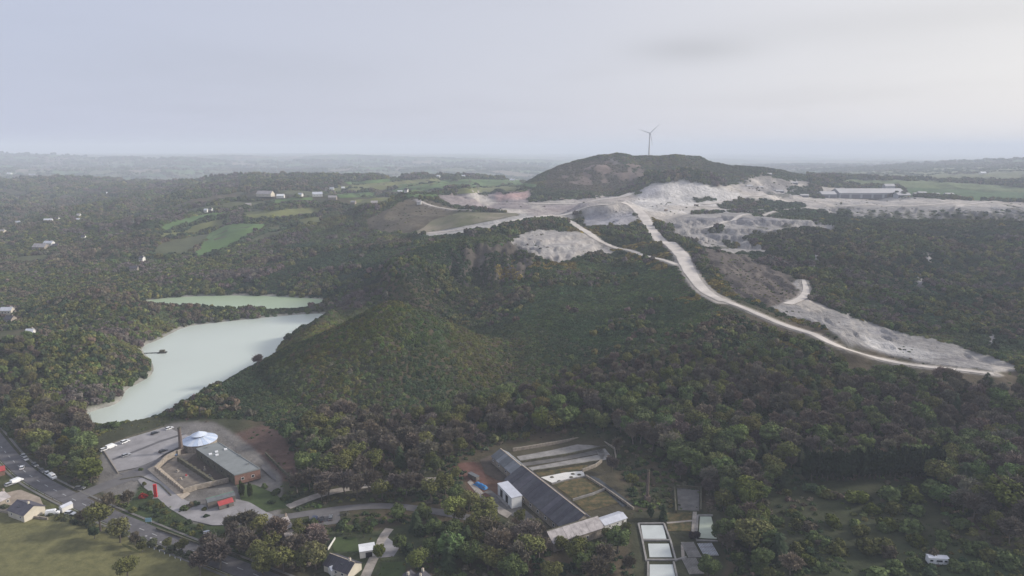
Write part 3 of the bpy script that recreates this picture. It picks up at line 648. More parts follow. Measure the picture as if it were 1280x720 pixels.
FIELDS = [  # (top edge, bottom edge, material, nearest distance, farthest)
    ([(206,280),(240,271),(285,264)], [(199,290),(245,279),(281,270)], 'pasture'),
    ([(201,292),(245,281),(286,272)], [(203,301),(250,291),(284,281)], 'pasture_dry'),
    ([(200,304),(250,294),(262,293)], [(188,319),(225,321),(250,306)], 'pasture_dull'),
    ([(262,292),(286,280),(334,280)], [(240,321),(270,317),(312,297)], 'pasture'),
    ([(338,283),(366,284)], [(306,306),(345,297)], 'pasture_dull'),
    ([(305,266),(360,261),(417,259)], [(305,273),(352,273),(402,266)], 'pasture_dry'),
    ([(235,262),(290,253),(330,251)], [(232,267),(290,261),(336,255)], 'pasture_dull'),
    ([(405,236),(480,228),(545,223)], [(415,243),(485,237),(556,229)], 'pasture_dry'),
    ([(500,231),(562,224.5),(650,225)], [(486,243),(565,235),(652,232)], 'pasture'),
    ([(568,236),(620,233),(656,234)], [(572,243),(620,240),(655,240)], 'pasture_dry'),
    ([(350,238),(400,240)], [(346,243),(398,246)], 'pasture_dull'), ([(430,228),(470,225),(500,222)], [(436,231),(474,229),(505,225)], 'pasture'), ([(650,228),(672,231)], [(650,232),(668,235)], 'pasture'),
    ([(420,243),(470,240)], [(425,248),(468,246)], 'pasture'), ([(436,251),(492,246)], [(444,259),(486,254)], 'pasture_dry'), ([(345,249),(390,247)], [(342,255),(392,253)], 'pasture'), ([(375,274),(405,271)], [(372,281),(400,279)], 'pasture_dry'), ([(330,262),(300,261)][::-1], [(300,264),(330,265)], 'pasture_dull'), ([(270,236),(310,233)], [(268,239),(312,237)], 'pasture_dull'),
    ([(120,247),(150,246)], [(118,250),(152,250)], 'pasture_dry'), ([(510,236),(556,236)], [(512,241),(560,241)], 'pasture_dull'), ([(600,238),(655,238)][::1], [(600,236.5),(655,236.5)][::1], 'pasture') if False else ([(505,243),(548,243)], [(508,247),(545,247)], 'pasture'),
    ([(60,340),(110,330)], [(66,346),(112,338)], 'pasture_dull'), ([(240,322),(290,318)], [(236,326),(280,325)], 'pasture_dull'), ([(20,322),(60,318)], [(18,328),(64,326)], 'pasture_dull'),
]
for T, B, mk in FIELDS:
    o = patch('field', T, B, M[mk], 26, 10, 0.25, ymin=800)
    xs = [p[0] for p in T + B]; ys = [p[1] for p in T + B]
    poly = T + B[::-1]; m_ = inpoly(PXg, PYg, poly) & (GY > 820) & (GY < 2600); COVER[m_] = 1
patch('field', [(525,289),(540,276),(575,266),(645,267)], [(510,292),(530,292),(575,284),(650,269)], M['reclaim'], 26, 12, 0.3, ymin=850)
m_ = inpoly(PXg, PYg, [(500,293),(525,268),(575,264),(650,266),(650,270),(570,285)]) & (GY > 820) & (GY < 1200); COVER[m_] = 1
patch('field', [(-90,636),(0,634),(60,640),(118,652),(150,664),(242,700),(300,724)], [(-90,760),(0,760),(100,760),(180,760),(300,760)], M['grass'], 40, 24, 0.03, z=0.0)

# ------------------------------------------------------------------ vegetation
def foliage_mat(name, attr_type='INSTANCER', rough=0.9, base=None):
    m = bpy.data.materials.new(name); m.use_nodes = True; nt = m.node_tree; b = nt.nodes['Principled BSDF']
    b.inputs['Roughness'].default_value = rough; b.inputs['Specular IOR Level'].default_value = 0.12
    an = nt.nodes.new('ShaderNodeAttribute'); an.attribute_name = 'tint'; an.attribute_type = attr_type
    g_ = nt.nodes.new('ShaderNodeNewGeometry')
    tcn = nt.nodes.new('ShaderNodeTexCoord')
    n1 = nt.nodes.new('ShaderNodeTexNoise'); n1.inputs['Scale'].default_value = 2.2; n1.inputs['Detail'].default_value = 3
    nt.links.new(tcn.outputs['Object'], n1.inputs['Vector'])
    r = nt.nodes.new('ShaderNodeMapRange'); r.inputs['To Min'].default_value = 0.80; r.inputs['To Max'].default_value = 1.22
    nt.links.new(g_.outputs['Random Per Island'], r.inputs['Value'])
    r2_ = nt.nodes.new('ShaderNodeMapRange'); r2_.inputs['From Min'].default_value = 0.3; r2_.inputs['From Max'].default_value = 0.7
    r2_.inputs['To Min'].default_value = 0.75; r2_.inputs['To Max'].default_value = 1.25; nt.links.new(n1.outputs['Fac'], r2_.inputs['Value'])
    mu = nt.nodes.new('ShaderNodeMath'); mu.operation = 'MULTIPLY'; nt.links.new(r.outputs[0], mu.inputs[0]); nt.links.new(r2_.outputs[0], mu.inputs[1])
    vm = nt.nodes.new('ShaderNodeVectorMath'); vm.operation = 'SCALE'; nt.links.new(an.outputs['Color'], vm.inputs[0]); nt.links.new(mu.outputs[0], vm.inputs['Scale'])
    nt.links.new(vm.outputs[0], b.inputs['Base Color'])
    return m
M['leaf'] = foliage_mat('leaves')
M['bark'] = mat('bark', (0.09, 0.075, 0.062), 0.95, 1.5, 0.3)
M['bark_pale'] = mat('pale_bark', (0.15, 0.13, 0.11), 0.95, 1.5, 0.3)

def quads_at(P, Nn, size, rng, aspect=1.0):
    """one leaf-clump quad per point, facing roughly Nn"""
    n_ = len(P); R = rng.normal(size=(n_, 3)); T = np.cross(Nn, R); T /= np.linalg.norm(T, axis=1)[:, None] + 1e-9
    B = np.cross(Nn, T); B /= np.linalg.norm(B, axis=1)[:, None] + 1e-9
    s = (size * rng.uniform(.6, 1.4, n_))[:, None]
    q = np.stack([P - T * s - B * s * aspect, P + T * s * .8 - B * s * aspect * .7, P + T * s + B * s * aspect, P - T * s * .7 + B * s * aspect * .9], 1)
    return q.reshape(-1, 3)
def crown_points(nc, n_, rng, squash=0.8, spread=0.62, rmin=.28, rmax=.48, top=0.0):
    C_, R_ = [], []
    for _ in range(nc):
        d = rng.normal(size=3); d /= np.linalg.norm(d); r = spread * rng.uniform(.35, 1.0) ** .6
        c = d * r; c[2] = c[2] * squash + top * rng.uniform(0, 1); C_.append(c); R_.append(rng.uniform(rmin, rmax))
    C_, R_ = np.array(C_), np.array(R_)
    k = rng.choice(nc, n_ * 3, p=R_ ** 2 / (R_ ** 2).sum()); d = rng.normal(size=(n_ * 3, 3)); d /= np.linalg.norm(d, axis=1)[:, None]
    P = C_[k] + d * (R_[k] * rng.uniform(.8, 1.08, n_ * 3))[:, None]
    D = np.linalg.norm(P[:, None] - C_[None], axis=2) / R_[None]; deep = (D < 0.78).sum(1) > 0
    P, d = P[~deep][:n_], d[~deep][:n_]
    return P, d, C_, R_
def ico(sub=1):
    bm = bmesh.new(); bmesh.ops.create_icosphere(bm, subdivisions=sub, radius=1); V = np.array([v.co[:] for v in bm.verts]); Fc = np.array([[v.index for v in f.verts] for f in bm.faces]); bm.free(); return V, Fc
ICO1 = ico(1)
def crown_mesh(name, nc, n_, size, seed, squash=.8, core=.8, spread=.62, rnd=.8, rmin=.28, rmax=.48, z0=0.0, top=0.0, aspect=1.0):
    rng = np.random.default_rng(seed)
    P, d, C_, R_ = crown_points(nc, n_, rng, squash, spread, rmin, rmax, top)
    Nn = d + rng.normal(size=d.shape) * rnd; Nn /= np.linalg.norm(Nn, axis=1)[:, None]
    V = quads_at(P, Nn, size, rng, aspect); F4 = [tuple(range(4 * i, 4 * i + 4)) for i in range(len(P))]
    if core > 0:                                             # inner leaf mass of each clump
        for c, r in zip(C_, R_):
            v = ICO1[0] * (r * core) * (1 + 0.2 * rng.normal(size=(len(ICO1[0]), 1))) + c
            o = len(V); V = np.concatenate([V, v]); F4 += [tuple(f + o) for f in ICO1[1]]
    V[:, 2] += z0
    me = bpy.data.meshes.new(name); me.from_pydata(V.tolist(), [], F4); me.materials.append(M['leaf']); me.update(); return me
def tube(V, Fc, a, b, ra, rb, k=5):
    a, b = np.array(a, float), np.array(b, float); d = b - a; d /= np.linalg.norm(d) + 1e-9
    u = np.cross(d, [0.3, 0.9, 0.1]); u /= np.linalg.norm(u) + 1e-9; w = np.cross(d, u); o = len(V)
    for p, r in ((a, ra), (b, rb)):
        for i in range(k): t_ = 2 * math.pi * i / k; V.append(p + (u * math.cos(t_) + w * math.sin(t_)) * r)
    for i in range(k): Fc.append((o + i, o + (i + 1) % k, o + k + (i + 1) % k, o + k + i))
def trunk_mesh(name, seed, H=1.0, r=0.03, limbs=7, start=.35, reach=.38, m='bark', sub=3):
    rng = np.random.default_rng(seed); V, Fc = [], []
    p = np.array([0, 0, -0.06]); q = p
    pts = [p]
    for i in range(4):
        q = q + np.array([rng.normal() * .02, rng.normal() * .02, H * .25]); pts.append(q)
    rr = [r, r * .8, r * .6, r * .4, r * .15]
    for i in range(4): tube(V, Fc, pts[i], pts[i + 1], rr[i], rr[i + 1], 6)
    for i in range(limbs):
        t_ = start + (0.9 - start) * i / limbs; k = int(t_ * 4); f = t_ * 4 - k; b0 = pts[k] * (1 - f) + pts[k + 1] * f
        an = i * 2.4 + rng.uniform(-.4, .4); L = reach * rng.uniform(.7, 1.1) * (1.15 - t_ * .6)
        mid = b0 + np.array([math.cos(an) * L * .55, math.sin(an) * L * .55, L * .45]); tip_ = mid + np.array([math.cos(an) * L * .45, math.sin(an) * L * .45, L * .55])
        tube(V, Fc, b0, mid, r * .45 * (1.1 - t_ * .6), r * .25, 4); tube(V, Fc, mid, tip_, r * .25, r * .06, 4)
        for j in range(sub):
            a2 = an + rng.uniform(-1.1, 1.1); s_ = mid if j % 2 else b0 * .4 + mid * .6; e_ = s_ + np.array([math.cos(a2) * L * .45, math.sin(a2) * L * .45, L * rng.uniform(.2, .6)])
            tube(V, Fc, s_, e_, r * .16, r * .04, 3)
    me = bpy.data.meshes.new(name); me.from_pydata([tuple(v) for v in V], [], Fc); me.materials.append(M[m]); me.update(); return me
def twig_mesh(name, seed, n_=700, squash=.85, width=.009, length=.13, z0=.62, R=.42):
    """bare spring crown: thin twigs and bud sprays fanning out from the limbs"""
    rng = np.random.default_rng(seed)
    P, d, C_, R_ = crown_points(20, n_, rng, squash, .68, .2, .4)
    P = P * rng.uniform(.55, 1.0, (len(P), 1)); d = P / (np.linalg.norm(P, axis=1)[:, None] + 1e-6) + rng.normal(size=P.shape) * .55; d[:, 2] += .35; d /= np.linalg.norm(d, axis=1)[:, None]
    T = np.cross(d, rng.normal(size=d.shape)); T /= np.linalg.norm(T, axis=1)[:, None]
    L = (length * 2.2 * rng.uniform(.6, 1.4, len(P)))[:, None]; w = width * 2.2
    q = np.stack([P - T * w - d * L * .5, P + T * w - d * L * .5, P + T * w * 2.5 + d * L * .5, P - T * w * 2.5 + d * L * .5], 1).reshape(-1, 3)
    q = q * R * np.array([1, 1, .9]); q[:, 2] += z0
    me = bpy.data.meshes.new(name); me.from_pydata(q.tolist(), [], [tuple(range(4 * i, 4 * i + 4)) for i in range(len(P))]); me.materials.append(M['leaf']); me.update(); return me
def conifer_mesh(name, seed, n_=520, tiers=11):
    rng = np.random.default_rng(seed); V = []; Fc = []
    for t_ in range(tiers):
        z = .12 + .86 * t_ / tiers; R = .23 * (1 - t_ / tiers) ** .8 + .02
        m_ = max(5, int(n_ / tiers * (R / .16)))
        for i in range(m_):
            an = rng.uniform(0, 2 * math.pi); rr = R * rng.uniform(.45, 1.1); L = .07 * rng.uniform(.6, 1.3); w = .028
            c = np.array([math.cos(an) * rr, math.sin(an) * rr, z - rr * .25 + rng.normal() * .012]); dr = np.array([math.cos(an), math.sin(an), -.45]); tn = np.array([-math.sin(an), math.cos(an), rng.normal() * .3])
            o = len(V); V += [c - dr * L * .6 - tn * w, c - dr * L * .6 + tn * w, c + dr * L + tn * w * .3, c + dr * L - tn * w * .3]; Fc.append((o, o + 1, o + 2, o + 3))
    tube(V, Fc, (0, 0, -.03), (0, 0, .93), .07, .01, 6)
    me = bpy.data.meshes.new(name); me.from_pydata([tuple(v) for v in V], [], Fc); me.materials.append(M['leaf']); me.update(); return me

# near-tree prototypes are one unit tall
def leafy_unit(name, seed, n_=1900, nc=24, squash=.85, size=.021, R=.40, z0=.60, core=.72):
    me = crown_mesh(name, nc, n_, size / R, seed, squash, core, .70, .8, .17, .38)
    me.transform(Matrix.Translation((0, 0, z0)) @ Matrix.Diagonal((R, R, R * .95, 1))); me.update(); return me
PROTO = {
 'leafy': [(leafy_unit('crown', 11 + i, nc=18 + 5 * i, R=.37 + .03 * i), trunk_mesh('trunk', 21 + i)) for i in range(4)],
 'olive': [(leafy_unit('crown', 31 + i, n_=1700, nc=26, R=.42, size=.017, core=.4), trunk_mesh('trunk', 41 + i, limbs=9)) for i in range(3)],
 'bare': [(twig_mesh('crown', 51 + i, 2300, width=.0065, length=.12), trunk_mesh('trunk', 61 + i, r=.026, limbs=11, start=.28, reach=.42, m='bark_pale', sub=5)) for i in range(4)],
 'conifer': [(conifer_mesh('crown', 71 + i), trunk_mesh('trunk', 81 + i, r=.02, limbs=0)) for i in range(2)],
 'shrub': [(crown_mesh('foliage', 11, 620, .085, 91 + i, .75, .8, .6, .8, .3, .5, .55), None) for i in range(3)],
}
# scrub bushes: unit radius, sitting on the ground
SCRUB = [crown_mesh('scrub_bush', 7, 130, .15, 111 + i, .35, .9, .62, .4, .34, .5, .12) for i in range(5)]
CANOPY = [crown_mesh('far_crown', 8, 110, .16, 131 + i, .7, .9, .58, .45, .34, .52, .4) for i in range(5)]

def proto_obj(me, name):
    o = bpy.data.objects.new(name, me); return o         # never linked to the scene: only read by the scatter below
def stuff(name, pts, scale, rotz, tint, meshes, label, zscale=None, lean=0.0):
    """ground cover nobody could count, as one object"""
    me = bpy.data.meshes.new(name); n_ = len(pts); me.vertices.add(n_); me.vertices.foreach_set('co', np.asarray(pts, np.float32).ravel())
    a = me.attributes.new('size', 'FLOAT_VECTOR', 'POINT'); s3 = np.stack([scale, scale, scale * (1 if zscale is None else zscale)], 1); a.data.foreach_set('vector', s3.astype(np.float32).ravel())
    rv = np.zeros((n_, 3)); rv[:, 2] = rotz; rv[:, 0] = RNG.normal(0, .06, n_); rv[:, 1] = RNG.normal(0, .06, n_)
    if lean > 0:                                           # canopies follow the slope they grow on
        X_, Y_ = np.asarray(pts)[:, 0], np.asarray(pts)[:, 1]; e_ = 5.0
        nx_ = -(gz(X_ + e_, Y_) - gz(X_ - e_, Y_)) / (2 * e_) * lean; ny_ = -(gz(X_, Y_ + e_) - gz(X_, Y_ - e_)) / (2 * e_) * lean
        nx_, ny_ = np.clip(nx_, -.9, .9), np.clip(ny_, -.9, .9); q_ = 1 / np.sqrt(nx_ ** 2 + ny_ ** 2 + 1); N_ = np.stack([nx_ * q_, ny_ * q_, q_], 1)
        c_, s_ = np.cos(rotz), np.sin(rotz); k_ = 1 / (1 + N_[:, 2]); a_, b_, d_ = N_[:, 0], N_[:, 1], N_[:, 2]
        T_ = np.stack([np.stack([1 - a_ * a_ * k_, -a_ * b_ * k_, a_], 1), np.stack([-a_ * b_ * k_, 1 - b_ * b_ * k_, b_], 1), np.stack([-a_, -b_, d_], 1)], 1)
        Rz_ = np.zeros((n_, 3, 3)); Rz_[:, 0, 0] = c_; Rz_[:, 0, 1] = -s_; Rz_[:, 1, 0] = s_; Rz_[:, 1, 1] = c_; Rz_[:, 2, 2] = 1; M_ = T_ @ Rz_
        rv = np.stack([np.arctan2(M_[:, 2, 1], M_[:, 2, 2]), -np.arcsin(np.clip(M_[:, 2, 0], -1, 1)), np.arctan2(M_[:, 1, 0], M_[:, 0, 0])], 1)
    a = me.attributes.new('turn', 'FLOAT_VECTOR', 'POINT'); a.data.foreach_set('vector', rv.astype(np.float32).ravel())
    a = me.attributes.new('tint', 'FLOAT_COLOR', 'POINT'); a.data.foreach_set('color', np.concatenate([tint, np.ones((n_, 1))], 1).astype(np.float32).ravel())
    a = me.attributes.new('pick', 'INT', 'POINT'); a.data.foreach_set('value', RNG.integers(0, len(meshes), n_).astype(np.int32))
    o = bpy.data.objects.new(name, me); link(o); tag(o, label, kind='stuff')
    ng = bpy.data.node_groups.new(name + '_scatter', 'GeometryNodeTree')
    ng.interface.new_socket('Geometry', in_out='INPUT', socket_type='NodeSocketGeometry'); ng.interface.new_socket('Geometry', in_out='OUTPUT', socket_type='NodeSocketGeometry')
    N, L = ng.nodes, ng.links; gi, go = N.new('NodeGroupInput'), N.new('NodeGroupOutput')
    ip = N.new('GeometryNodeInstanceOnPoints'); L.new(gi.outputs[0], ip.inputs['Points'])
    jn = N.new('GeometryNodeJoinGeometry')
    for k_, mm in enumerate(meshes):
        oi = N.new('GeometryNodeObjectInfo'); oi.inputs['Object'].default_value = proto_obj(mm, name + '_kind'); oi.inputs['As Instance'].default_value = True; L.new(oi.outputs['Geometry'], jn.inputs[0])
    L.new(jn.outputs[0], ip.inputs['Instance']); ip.inputs['Pick Instance'].default_value = True
    def attr(nm, t_):
        q = N.new('GeometryNodeInputNamedAttribute'); q.data_type = t_; q.inputs['Name'].default_value = nm; return q.outputs['Attribute']
    L.new(attr('pick', 'INT'), ip.inputs['Instance Index']); L.new(attr('size', 'FLOAT_VECTOR'), ip.inputs['Scale'])
    er = N.new('FunctionNodeEulerToRotation'); L.new(attr('turn', 'FLOAT_VECTOR'), er.inputs[0]); L.new(er.outputs[0], ip.inputs['Rotation'])
    L.new(ip.outputs[0], go.inputs[0])
    md = o.modifiers.new('scatter', 'NODES'); md.node_group = ng
    return o

# visible-from-the-valley test (things far behind a crest are not planted)
SL = (Z - CAM_Z) / GY
RM = np.maximum.accumulate(np.concatenate([np.full((1, NA), -9.0), SL[:-1]]), 0)
HID = (RM - SL) * GY                                       # metres that a plant would need to stand up to be seen
def gsample(Garr, X, Y, nearest=True):
    j = np.clip(np.rint((X / Y - A0) / (A1 - A0) * (NA - 1)), 0, NA - 1).astype(int); k_ = np.clip(np.rint(np.interp(Y, gY, np.arange(NR))), 0, NR - 1).astype(int)
    return Garr[k_, j]
def scatter(ya, yb, step, seed, amax=.93):
    rng = np.random.default_rng(seed); out = []; Y = ya
    while Y < yb:
        s = step(Y); nx = int(2 * amax * Y / s); X = (np.arange(nx) + rng.uniform(0, 1)) * s - amax * Y
        X = X + rng.uniform(-.42, .42, nx) * s; YY = Y + rng.uniform(-.45, .45, nx) * s; out.append(np.stack([X, YY, np.full(nx, s)], 1)); Y += s * .87
    P = np.concatenate(out); X, Y = P[:, 0], P[:, 1]
    keep = (np.abs(X / Y) < .96); P = P[keep]; X, Y = P[:, 0], P[:, 1]
    z = gz(X, Y); hid = gsample(HID, X, Y); cov = gsample(COVER, X, Y); px, py = project(X, Y, z)
    return dict(X=X, Y=Y, z=z, hid=hid, cov=cov, px=px, py=py, s=P[:, 2], rng=rng, n=len(X))
def sub(S, m):
    r = {k_: (v[m] if isinstance(v, np.ndarray) else v) for k_, v in S.items()}; r['n'] = int(m.sum()); return r

GREEN, DARK, OLIVE, BROWN, LIME, GORSE, PURPLE = map(np.array, ([.084, .110, .040], [.041, .060, .030], [.150, .156, .052], [.134, .114, .078], [.17, .20, .045], [.27, .15, .025], [.132, .110, .096]))
def mixtint(S, w, patch=60.0, jit=.25, seed=900):
    """choose a foliage colour per plant from patches of like plants"""
    X, Y, rng = S['X'], S['Y'], S['rng']; n_ = S['n']; pal = np.array([c for c, _ in w]); ww = np.array([q for _, q in w]); ww = ww / ww.sum()
    f = fbm(X / patch, Y / patch, seed, 3) * 1.1 + .5 + rng.normal(0, .17, n_); f = np.clip(f, 0, .9999)
    k_ = np.searchsorted(np.cumsum(ww), f); k_ = np.clip(k_, 0, len(pal) - 1)
    return np.clip(pal[k_] * np.exp(rng.normal(0, jit, (n_, 1))) * (1 + rng.normal(0, .06, (n_, 3))), .008, .5)

# regions of tall wood, as outlines seen over the valley (with a range of distance)
WOOD = [([(330,560),(420,520),(520,525),(640,500),(700,470),(760,455),(860,440),(960,440),(1040,455),(1130,470),(1290,478),(1290,640),(1180,690),(1050,690),(905,640),(860,600),(770,548),(640,545),(560,575),(545,600),(420,612),(370,590)], 180, 470),
        ([(-60,420),(40,410),(60,470),(20,500),(-60,520)], 330, 700),
        ([(0,505),(60,500),(120,535),(150,560),(130,590),(110,612),(60,590),(10,535)], 220, 420),
        ([(905,640),(1290,600),(1290,720),(905,720)], 130, 330),
        ([(240,660),(345,655),(400,665),(395,720),(250,720)], 130, 330),
        ([(395,655),(475,655),(470,720),(395,720)], 130, 330),
        ([(480,650),(640,650),(720,665),(790,650),(800,720),(520,720)], 130, 330)]
TALL = np.zeros(GX.shape, bool)
for poly, ya, yb in WOOD: TALL |= inpoly(PXg, PYg, poly) & (GY > ya) & (GY < yb)
TALL &= (COVER == 0)
# places kept clear of trees (works yards, buildings, lawns)
CLEAR = [[(585,572),(640,548),(700,540),(768,546),(775,590),(800,640),(790,668),(690,686),(640,660),(575,610)], [(668,652),(800,640),(800,684),(690,704)], [(790,640),(900,635),(905,730),(790,730)],
         [(180,520),(330,525),(365,600),(350,665),(240,665),(170,640),(120,590),(120,545)], [(400,672),(455,665),(515,665),(512,730),(400,730)], [(328,634),(372,634),(372,676),(328,676)], [(385,638),(425,638),(425,662),(385,662)],
         [(1040,600),(1160,595),(1200,690),(1080,700),(960,690),(960,620)], [(-80,590),(130,610),(130,650),(-80,640)], [(840,606),(885,606),(885,645),(840,645)]]
CL = np.zeros(GX.shape, bool)
for poly in CLEAR: CL |= inpoly(PXg, PYg, poly) & (GY < 420)
COVER[CL & (COVER == 0)] = 3; TALL &= ~CL

# 1. near woodland trees ------------------------------------------------
S = scatter(150, 470, lambda Y: 7.2, 41)
m_ = gsample(TALL, S['X'], S['Y']) & (S['hid'] < 22)
S = sub(S, m_)
f = fbm(S['X'] / 34, S['Y'] / 34, 301, 3) + S['rng'].normal(0, .15, S['n'])
kind = np.where(f < -.16, 0, np.where(f < .16, 1, np.where(f < .5, 2, 0)))      # 0 bare, 1 olive, 2 leafy
kind = np.where((S['rng'].uniform(0, 1, S['n']) < .05), 3, kind)
kind = np.where((S['px'] > 640) & (kind == 1) & (S['rng'].uniform(0, 1, S['n']) < .45), 0, kind)
right = S['px'] > 1000; kind = np.where(right & (kind == 1) & (S['rng'].uniform(0, 1, S['n']) < .4), 0, kind)
H = S['rng'].uniform(8.0, 13.5, S['n']) * np.where(S['Y'] > 380, .75, 1.0)
KN = ['bare', 'olive', 'leafy', 'conifer']
KT = [PURPLE * .35 + BROWN * .75, OLIVE * .85, GREEN * 1.15, DARK]
tint = np.array([KT[k_] for k_ in kind]) * np.exp(S['rng'].normal(0, .17, (S['n'], 1))) * (1 + S['rng'].normal(0, .05, (S['n'], 3)))
lime = (S['rng'].uniform(0, 1, S['n']) < .05) & (kind == 2); tint[lime] = LIME * .55
TREES = []      # x, y, z, height, kind, tint, label or None
def add_tree(px, py, h, kind_, tint_, label, w=1.0, zfix=None, cat='tree', name=None):
    q = hit_grid(px, py, Z); TREES.append((q[0], q[1], q[2], h, kind_, np.array(tint_, float), label, w, cat, name))
def cypress_mesh(seed):
    me = crown_mesh('crown', 16, 900, .09, seed, .95, .85, .62, .7, .3, .48); me.transform(Matrix.Translation((0, 0, .5)) @ Matrix.Diagonal((.15, .15, .52, 1))); me.update(); return me
PROTO['cypress'] = [(cypress_mesh(141), trunk_mesh('trunk', 87, r=.018, limbs=0)), (cypress_mesh(142), trunk_mesh('trunk', 88, r=.018, limbs=0))]

# trees and shrubs one can point to
for (x, y, h, kd, tn, lb, w) in [
    (303,622,9,'cypress',GREEN*.55,'left one of two dark columnar cypresses at the museum lawn corner',1.0), (313,623,8.5,'cypress',GREEN*.55,'right one of two dark columnar cypresses at the museum lawn corner',1.0),
    (813,648,6.5,'cypress',DARK,'dark cypress just below the tall slim works chimney',1.4), (829,650,8,'conifer',DARK*.9,'narrow dark conifer right of the slim chimney, at the head of the white tanks',.9),
    (972,700,12,'conifer',DARK,'dark spreading fir below the brown trees, right of the white settling tanks',1.3),
    (903,684,12,'leafy',GREEN*.8,'dark green tree overhanging the pale pond right of the tank beds',1.1), (938,690,15,'olive',OLIVE*.9+BROWN*.2,'big olive and tan spring tree between the tank beds and the dark fir',1.3),
    (935,640,13,'leafy',LIME*.5+GREEN*.3,'fresh green tree behind the big olive tree, right of the old stone yard',.8),
    (551,614,9,'leafy',LIME*.75,'bright lime tree by the path left of the blue tarpaulin',.9), (586,640,11,'olive',OLIVE+BROWN*.3,'tan leafing tree in front of the drying works yard',1.1),
    (80,562,8,'leafy',np.array([.15,.13,.02]),'yellow-green tree in the clump between main road and lake',1.0), (126,664,14.5,'olive',OLIVE*.8,'olive tree beside the road junction, left of the red post',1.0),
    (150,678,12,'olive',OLIVE*.7+BROWN*.2,'smaller olive tree at the field corner by the main road',1.0), (160,724,10,'olive',OLIVE*.8,'round olive tree standing in the foreground meadow',1.1),
    (1255,645,17,'olive',LIME*.55,'very large lime-green tree at the right edge above the caravan',1.3), (1225,640,13,'olive',OLIVE*.8,'olive tree just left of the very large lime-green tree',1.0), (1283,620,15,'leafy',LIME*.5,'lime-topped tree cut by the right border of the view',1.0),
    (275,712,13,'bare',PURPLE*.8,'dark bare tree beside the road marked with white dashes',1.2), (300,690,10,'bare',PURPLE*.8,'bare tree below the museum forecourt',1.1), (330,712,12,'olive',OLIVE*.8,'leafing tree in front of the stone cottage',1.2), (355,716,12,'olive',OLIVE*.9,'leafing tree right in front of the cottage lean-to',1.1),
    (395,712,12,'olive',OLIVE*.7+BROWN*.4,'tan leafing tree between the stone cottage and the slate bungalow',1.1),
    (640,726,10.5,'leafy',GREEN*.9,'full green tree at the bottom below the long slate roof',1.3), (690,728,9.5,'olive',OLIVE*.8,'leafing tree below the pale stone end building',1.3), (745,726,10.5,'bare',BROWN*.8,'brown bare tree left of the white settling tanks',1.3), (785,716,7.5,'bare',BROWN*.8,'brown bare tree close to the left kerb of the white settling tanks',.9),
    (885,722,9,'leafy',GREEN,'round green tree at the foot of the striped sand drags',1.2), (322,458,9,'bare',PURPLE*1.1,'grey bare tree leaning out on the lake shore',1.3),
    (495,618,11,'bare',PURPLE,'tall bare tree left of the footpath clearing',1.1), (410,620,12,'bare',PURPLE,'tall bare tree behind the parked dark cars',1.2), (432,618,12,'bare',PURPLE*.9,'bare tree with pale trunk between parked cars and stony path',1.1),
    (475,700,7,'leafy',LIME*.6,'bright small tree below the white garage roof',.8)]:
    add_tree(x, y, h, kd, tn, lb, w)
for (x, y, h, kd, tn, lb) in [(104,655,7,'bare',BROWN*.8,'small bare tree just left of the olive tree at the road junction'),(118,674,6,'leafy',DARK*1.3,'dark low tree in the meadow hedge below the junction'),(170,682,6,'bare',BROWN*.8,'thin bare tree in the hedge behind the white bollards'),(138,640,9,'bare',BROWN,'pale bare tree on the verge where the side road leaves the main road'),(160,632,8,'bare',BROWN*.9,'bare tree right of the side road mouth'),(262,690,9,'bare',PURPLE*.8,'bare tree overhanging the far end of the dashed road'),(250,720,11,'bare',PURPLE*.9,'bare tree at the lower border where the road leaves the view'),
    (700,575,0,'bare',BROWN,''),(765,590,9,'bare',PURPLE,'bare tree behind the end of the dark reservoir'),(790,610,8,'olive',OLIVE*.8,'olive tree left of the tall slim chimney'),(772,566,9,'bare',BROWN,'bare tree outside the top right corner of the settling pits'),(600,560,9,'bare',PURPLE,'bare tree left of the far end of the works extension'),(575,568,10,'olive',OLIVE*.8,'olive tree behind the red-brown yard'),(850,600,10,'bare',PURPLE*.9,'bare tree behind the old stone yard'),(885,620,9,'bare',PURPLE,'bare tree at the right side of the old stone yard'),(570,600,7,'olive',OLIVE*.9,'leafing tree at the left edge of the red-brown yard')]:
    if h: add_tree(x, y, h, kd, tn, lb)
for (x, y, h) in ((702,690,6.5),(722,686,6),(758,676,6),(782,672,6.5),(650,655,7),(668,668,7.5),(228,690,6),(210,686,5),(330,720,10),(178,690,5)): add_tree(x, y, h, random.choice(('olive', 'leafy', 'bare')), OLIVE * .7, 'AUTO', 1.15)
